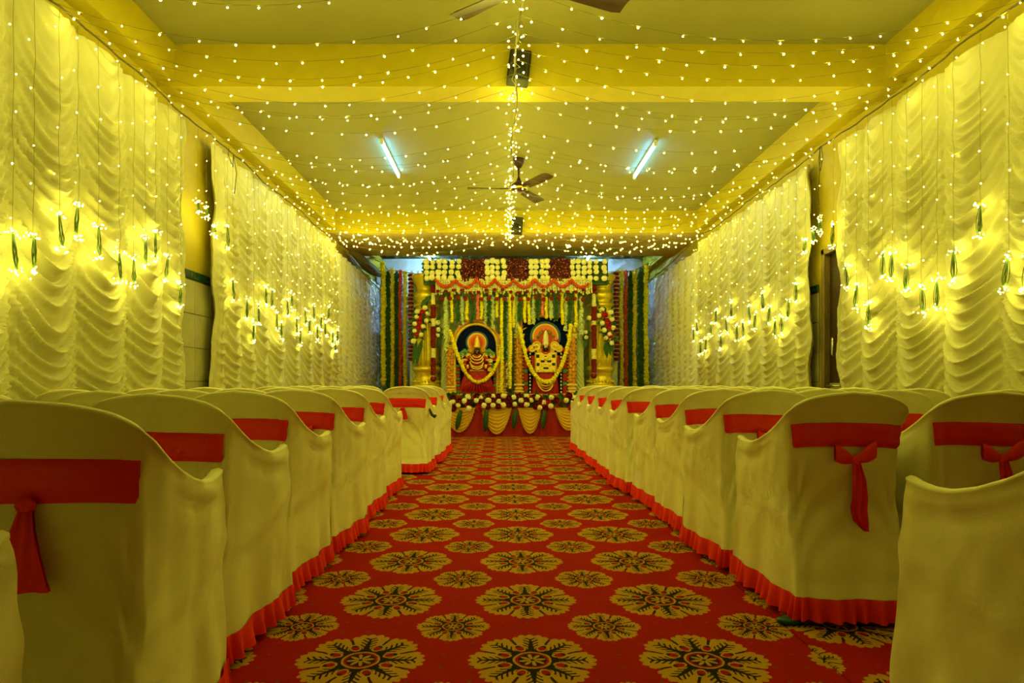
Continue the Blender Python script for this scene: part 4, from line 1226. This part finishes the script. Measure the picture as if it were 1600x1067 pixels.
for i, (hw, dp, yy) in enumerate(((6, 4, 555), (8.5, 6, 557), (10, 8, 560), (10.5, 9, 565), (9, 6, 571))):
    nk.tube([(pz(745.5+hw*math.cos(t), 0)[0], -.105-.03*math.sin(t)-.004*i, pz(0, yy+dp*math.sin(t))[1]) for t in np.linspace(0, PI, 15)], .0125, 6)
nk.build('necklace', M_goldlt, idol)
bl = MB()
for i in range(9): bl.ball((pz(745.5+(i-4)*2.4, 0)[0], -.105, pz(0, 579)[1]), .016, 6, 4)
bl.build('waist_belt', M_goldlt, idol)
pl = MB()
for i in range(13):
    t = -1.25+2.5*i/12; a = pz(745.3+3*math.sin(t)*2, 590); b = pz(745.3+25*math.sin(t), 613-4*abs(math.sin(t)))
    pl.tube([(a[0],-.10,a[1]), ((a[0]+b[0])/2,-.105*math.cos(t*.8),(a[1]+b[1])/2), (b[0],-.075*math.cos(t*.9)-.005,b[1])], [.008,.012,.017], 5)
pl.build('robe_pleat', M_rred, idol)
for s in (-1, 1):
    cm = MB(); gm = MB()
    for i in range(9):
        c = pz(745+s*29.5, 572+i*5.0); (cm if i % 2 else gm).bevbox((c[0]-.042,-.035,c[1]-.026), (c[0]+.042,.0,c[1]+.026), .008)
    cm.build('side_column', M_sari, fr, False); gm.build('column_band', M_greensilk, fr, False)
MB().bevbox((pz(714,0)[0],-.10,0), (pz(777,0)[0],.05,.035), .01).build('base_ledge', M_golddark, fr, False)
g = [W(690+a/7.62, 480+b/7.62, FY-.16) for (a, b) in ((100,285),(130,380),(160,480),(210,620),(280,770),(360,870),(440,895),(520,865),(600,785),(660,670),(690,590),(700,480))]
garland(g, .034, M_yel, 'marigold_garland', 'yellow marigold garland looped across the left shrine picture', jit=.15)

# ---- right picture: standing dark figure with tall crown
O = W(852, 618, FY); O.y = FY
fr = empty('framed_deity', O); tag(fr, 'gold shrine frame with dark-faced standing figure and tall crown, right one', 'shrine picture', 'framed deities on the stage')
top = [pic(816, 618, O), pic(888, 618, O), pic(888, 502, O)]
for i in range(13):
    px = 888-72*i/12; top.append(pic(px, 497.5-2.2*math.sin(PI*i/12)-(1.4 if i % 2 else 0), O))
MB().prism(top, .0, .05).build('picture_panel', M_navy, fr, False)
arch_band(813, 891, 618, 505, 493, 3.4, O, -.05, .05, p=5).build('arch_moulding', M_golddark, fr)
pilaster(O, 804.5, 817.5, 524, 618, fr); pilaster(O, 886.5, 900, 524, 618, fr)
finial(O, 810, 514, fr, 1); finial(O, 894, 514, fr, -1)
h = pic(852, 526, O)
for nm, r_, yy, m_ in (('halo_rim', 24, -.006, M_glow), ('halo', 20.5, -.012, M_haloy), ('halo_ring', 18, -.018, M_orange), ('halo_core', 12, -.022, M_haloc)):
    disc(MB(), h, r_*K, yy, .0).build(nm, m_, fr, False)
idol = empty('idol', (0,-.03,0), parent=fr)
P = []
for (py, hw, yy) in ((617,21,-.06),(608,21,-.075),(598,20,-.085),(588,19,-.09),(578,18,-.09),(568,17.5,-.09),(558,17.5,-.08),(551,16,-.065),(548,8,-.05)):
    z = pz(852, py)[1]; P.append([(hw*K*math.sin(t), yy*math.cos(t)*(1+.06*math.cos(t*18)), z) for t in np.linspace(-PI/2, PI/2, 29)])
MB().grid(P).build('robe', M_sari, idol)
tr = MB().bevbox((pz(836,0)[0],-.125,pz(0,582)[1]), (pz(868,0)[0],-.075,pz(0,551)[1]), .012).build('breast_plate', M_goldlt, idol, False)
ins = MB()
for (px, py, w_, h_) in ((839.5,557,2.4,2.6),(864,557,2.4,2.6),(847,565,3,1.6),(857,565,3,1.6),(840,570,2.2,2.4),(864,569.5,2.4,2),(851.5,557.5,1.8,.9),(852,575.5,4,1.4)):
    c = pz(px, py); ins.bevbox((c[0]-w_*K,-.130,c[1]-h_*K), (c[0]+w_*K,-.12,c[1]+h_*K), .004)
ins.build('dark_inlay', M_skin, tr, False)
orn = MB()
for (px, py, r_) in ((852,561,3.2),(846,571,2.2),(858,571,2.2),(843,562,2),(861,562,2),(852,569,2),(840,578,2.4),(864,578,2.4)):
    c = pz(px, py); orn.ball((c[0],-.125,c[1]), r_*K, 9, 6, (1,.4,1))
for t in np.linspace(0, 1, 14):
    for px in (835.3, 868.7):
        c = pz(px, 551+31*t); orn.ball((c[0],-.12,c[1]), .011, 6, 4)
orn.build('jewel', M_gold, tr)
for i, (hw, dp, m_) in enumerate(((16,11,M_goldlt),(15,15,M_golddark),(15,20,M_goldlt),(14,24,M_golddark),(15,28,M_goldlt))):
    nk = MB(); nk.tube([(pz(852+hw*math.cos(t), 0)[0], -.11-.006*i*0, pz(0, 583+dp*math.sin(t))[1]) for t in np.linspace(0, PI, 19)], .016 if i % 2 == 0 else .012, 6)
    nk.build('chain', m_, idol)
c = pz(852, 543.5); MB().ball((c[0],-.085,c[1]), .062, 14, 10, (.82,.7,1.15)).build('head', M_skin, idol)
fc = MB(); c2 = pz(852, 541.5)
fc.bevbox((c2[0]-.026,-.136,c2[1]-.03), (c2[0]+.026,-.118,c2[1]+.036), .006)
fc.build('forehead_mark', M_white2, idol, False)
MB().bevbox((c2[0]-.007,-.140,c2[1]-.028), (c2[0]+.007,-.12,c2[1]+.036), .003).build('mark_stripe', M_haloc, idol, False)
MB().ball((c[0],-.126,c[1]-.042), .012, 8, 5, (1.4,.5,.6)).build('mouth', M_rred, idol)
MB().tube([(pz(852+6.5*math.cos(t), 0)[0], -.12, pz(0, 546+7*math.sin(t))[1]) for t in np.linspace(0, PI, 13)], .013, 6).build('collar', M_rred, idol)
z0 = pz(0, 540)[1]; z1 = pz(0, 517)[1]; H_ = z1-z0
MB().lathe([(.052,0),(.056,H_*.1),(.048,H_*.2),(.052,H_*.35),(.044,H_*.5),(.047,H_*.6),(.036,H_*.78),(.022,H_*.92),(.006,H_)], 14, (c[0],-.075,z0)).build('crown', M_cream, idol)
for s in (-1, 1):
    def A(dx, py): return pz(852+s*dx, py)
    for (dx, py, r_) in ((14,541,7.5),(21,545,6),(10,548,4)):
        q = A(dx, py); MB().lathe([(r_*K,0),(r_*K,-.02),(r_*K*.75,-.035),(r_*K*.7,-.02),(r_*K*.3,-.02),(r_*K*.2,-.04)], 18, (q[0],-.04,q[1]), axis='y').build('shoulder_rosette', M_goldlt, idol)
    for (dx, py, m_) in ((16,530,M_pink),(12,526,M_greensilk),(7,520,M_greensilk),(3,515,M_pink),(18,533,M_rred)):
        q = A(dx, py); MB().ball((q[0],-.045,q[1]), .030, 8, 5, (1,.5,.9)).build('crown_flower', m_, idol)
    q = A(28, 547); MB().ball((q[0],-.04,q[1]), .04, 8, 5, (1,.5,1)).build('shoulder_flower', M_rred, idol)
    bd = MB()
    for i in range(12):
        q = A(24, 553+i*5.4); bd.ball((q[0],-.055,q[1]), .017, 6, 5, (1,1,1.3))
    bd.build('pearl_string', M_white2, idol)
    cm = MB(); gm = MB()
    for i, (ya, yb_, k) in enumerate(((554,576,0),(576.5,583,1),(583.5,596,0),(596.5,602,1),(602.5,617,0))):
        a_ = A(34, ya); b_ = A(27, yb_); x0, x1 = sorted((a_[0], b_[0])); (gm if k else cm).bevbox((x0,-.03,b_[1]), (x1,.0,a_[1]), .006)
    cm.build('side_column', M_sari, fr, False); gm.build('column_band', M_greensilk, fr, False)
    q = A(19, 556); q2 = A(19, 585)
    MB().tube([(q[0],-.06,q[1]), (A(20,570)[0],-.07,A(20,570)[1]), (q2[0],-.08,q2[1])], [.035,.03,.02], 8).build('arm', M_sari, idol)
MB().bevbox((pz(818,0)[0],-.10,0), (pz(886,0)[0],.05,.035), .01).build('base_ledge', M_golddark, fr, False)
g = [W(800+a/7.617, 480+b/7.617, FY-.16) for (a, b) in ((92,255),(110,350),(130,430),(155,530),(180,630),(250,780),(340,880),(400,895),(460,880),(510,840),(580,720),(640,560),(680,380),(700,215))]
garland(g, .036, M_yel, 'marigold_garland', 'yellow marigold garland looped across the right shrine picture', jit=.15)
# supports under the pictures reach the stage (table behind the flowers)
tb = MB().bevbox((-1.05, 11.12, SZ+.006), (1.42, 11.60, W(0, 618, FY).z), .01).build('altar_table', M_redcloth, smooth=False)
tag(tb, 'red cloth altar table behind the flower row', 'table')
# dark cloth drooping from soffit at far left
pts = [W(548,394,11.0), W(560,402,11.3), W(572,414,11.9), W(584,424,12.5), W(594,430,12.8)]
o = MB().tube(pts, [.03,.07,.10,.09,.04], 8).build('dark_cloth', M_rope); tag(o, 'dark rolled cloth drooping from the soffit at far left', 'cloth')
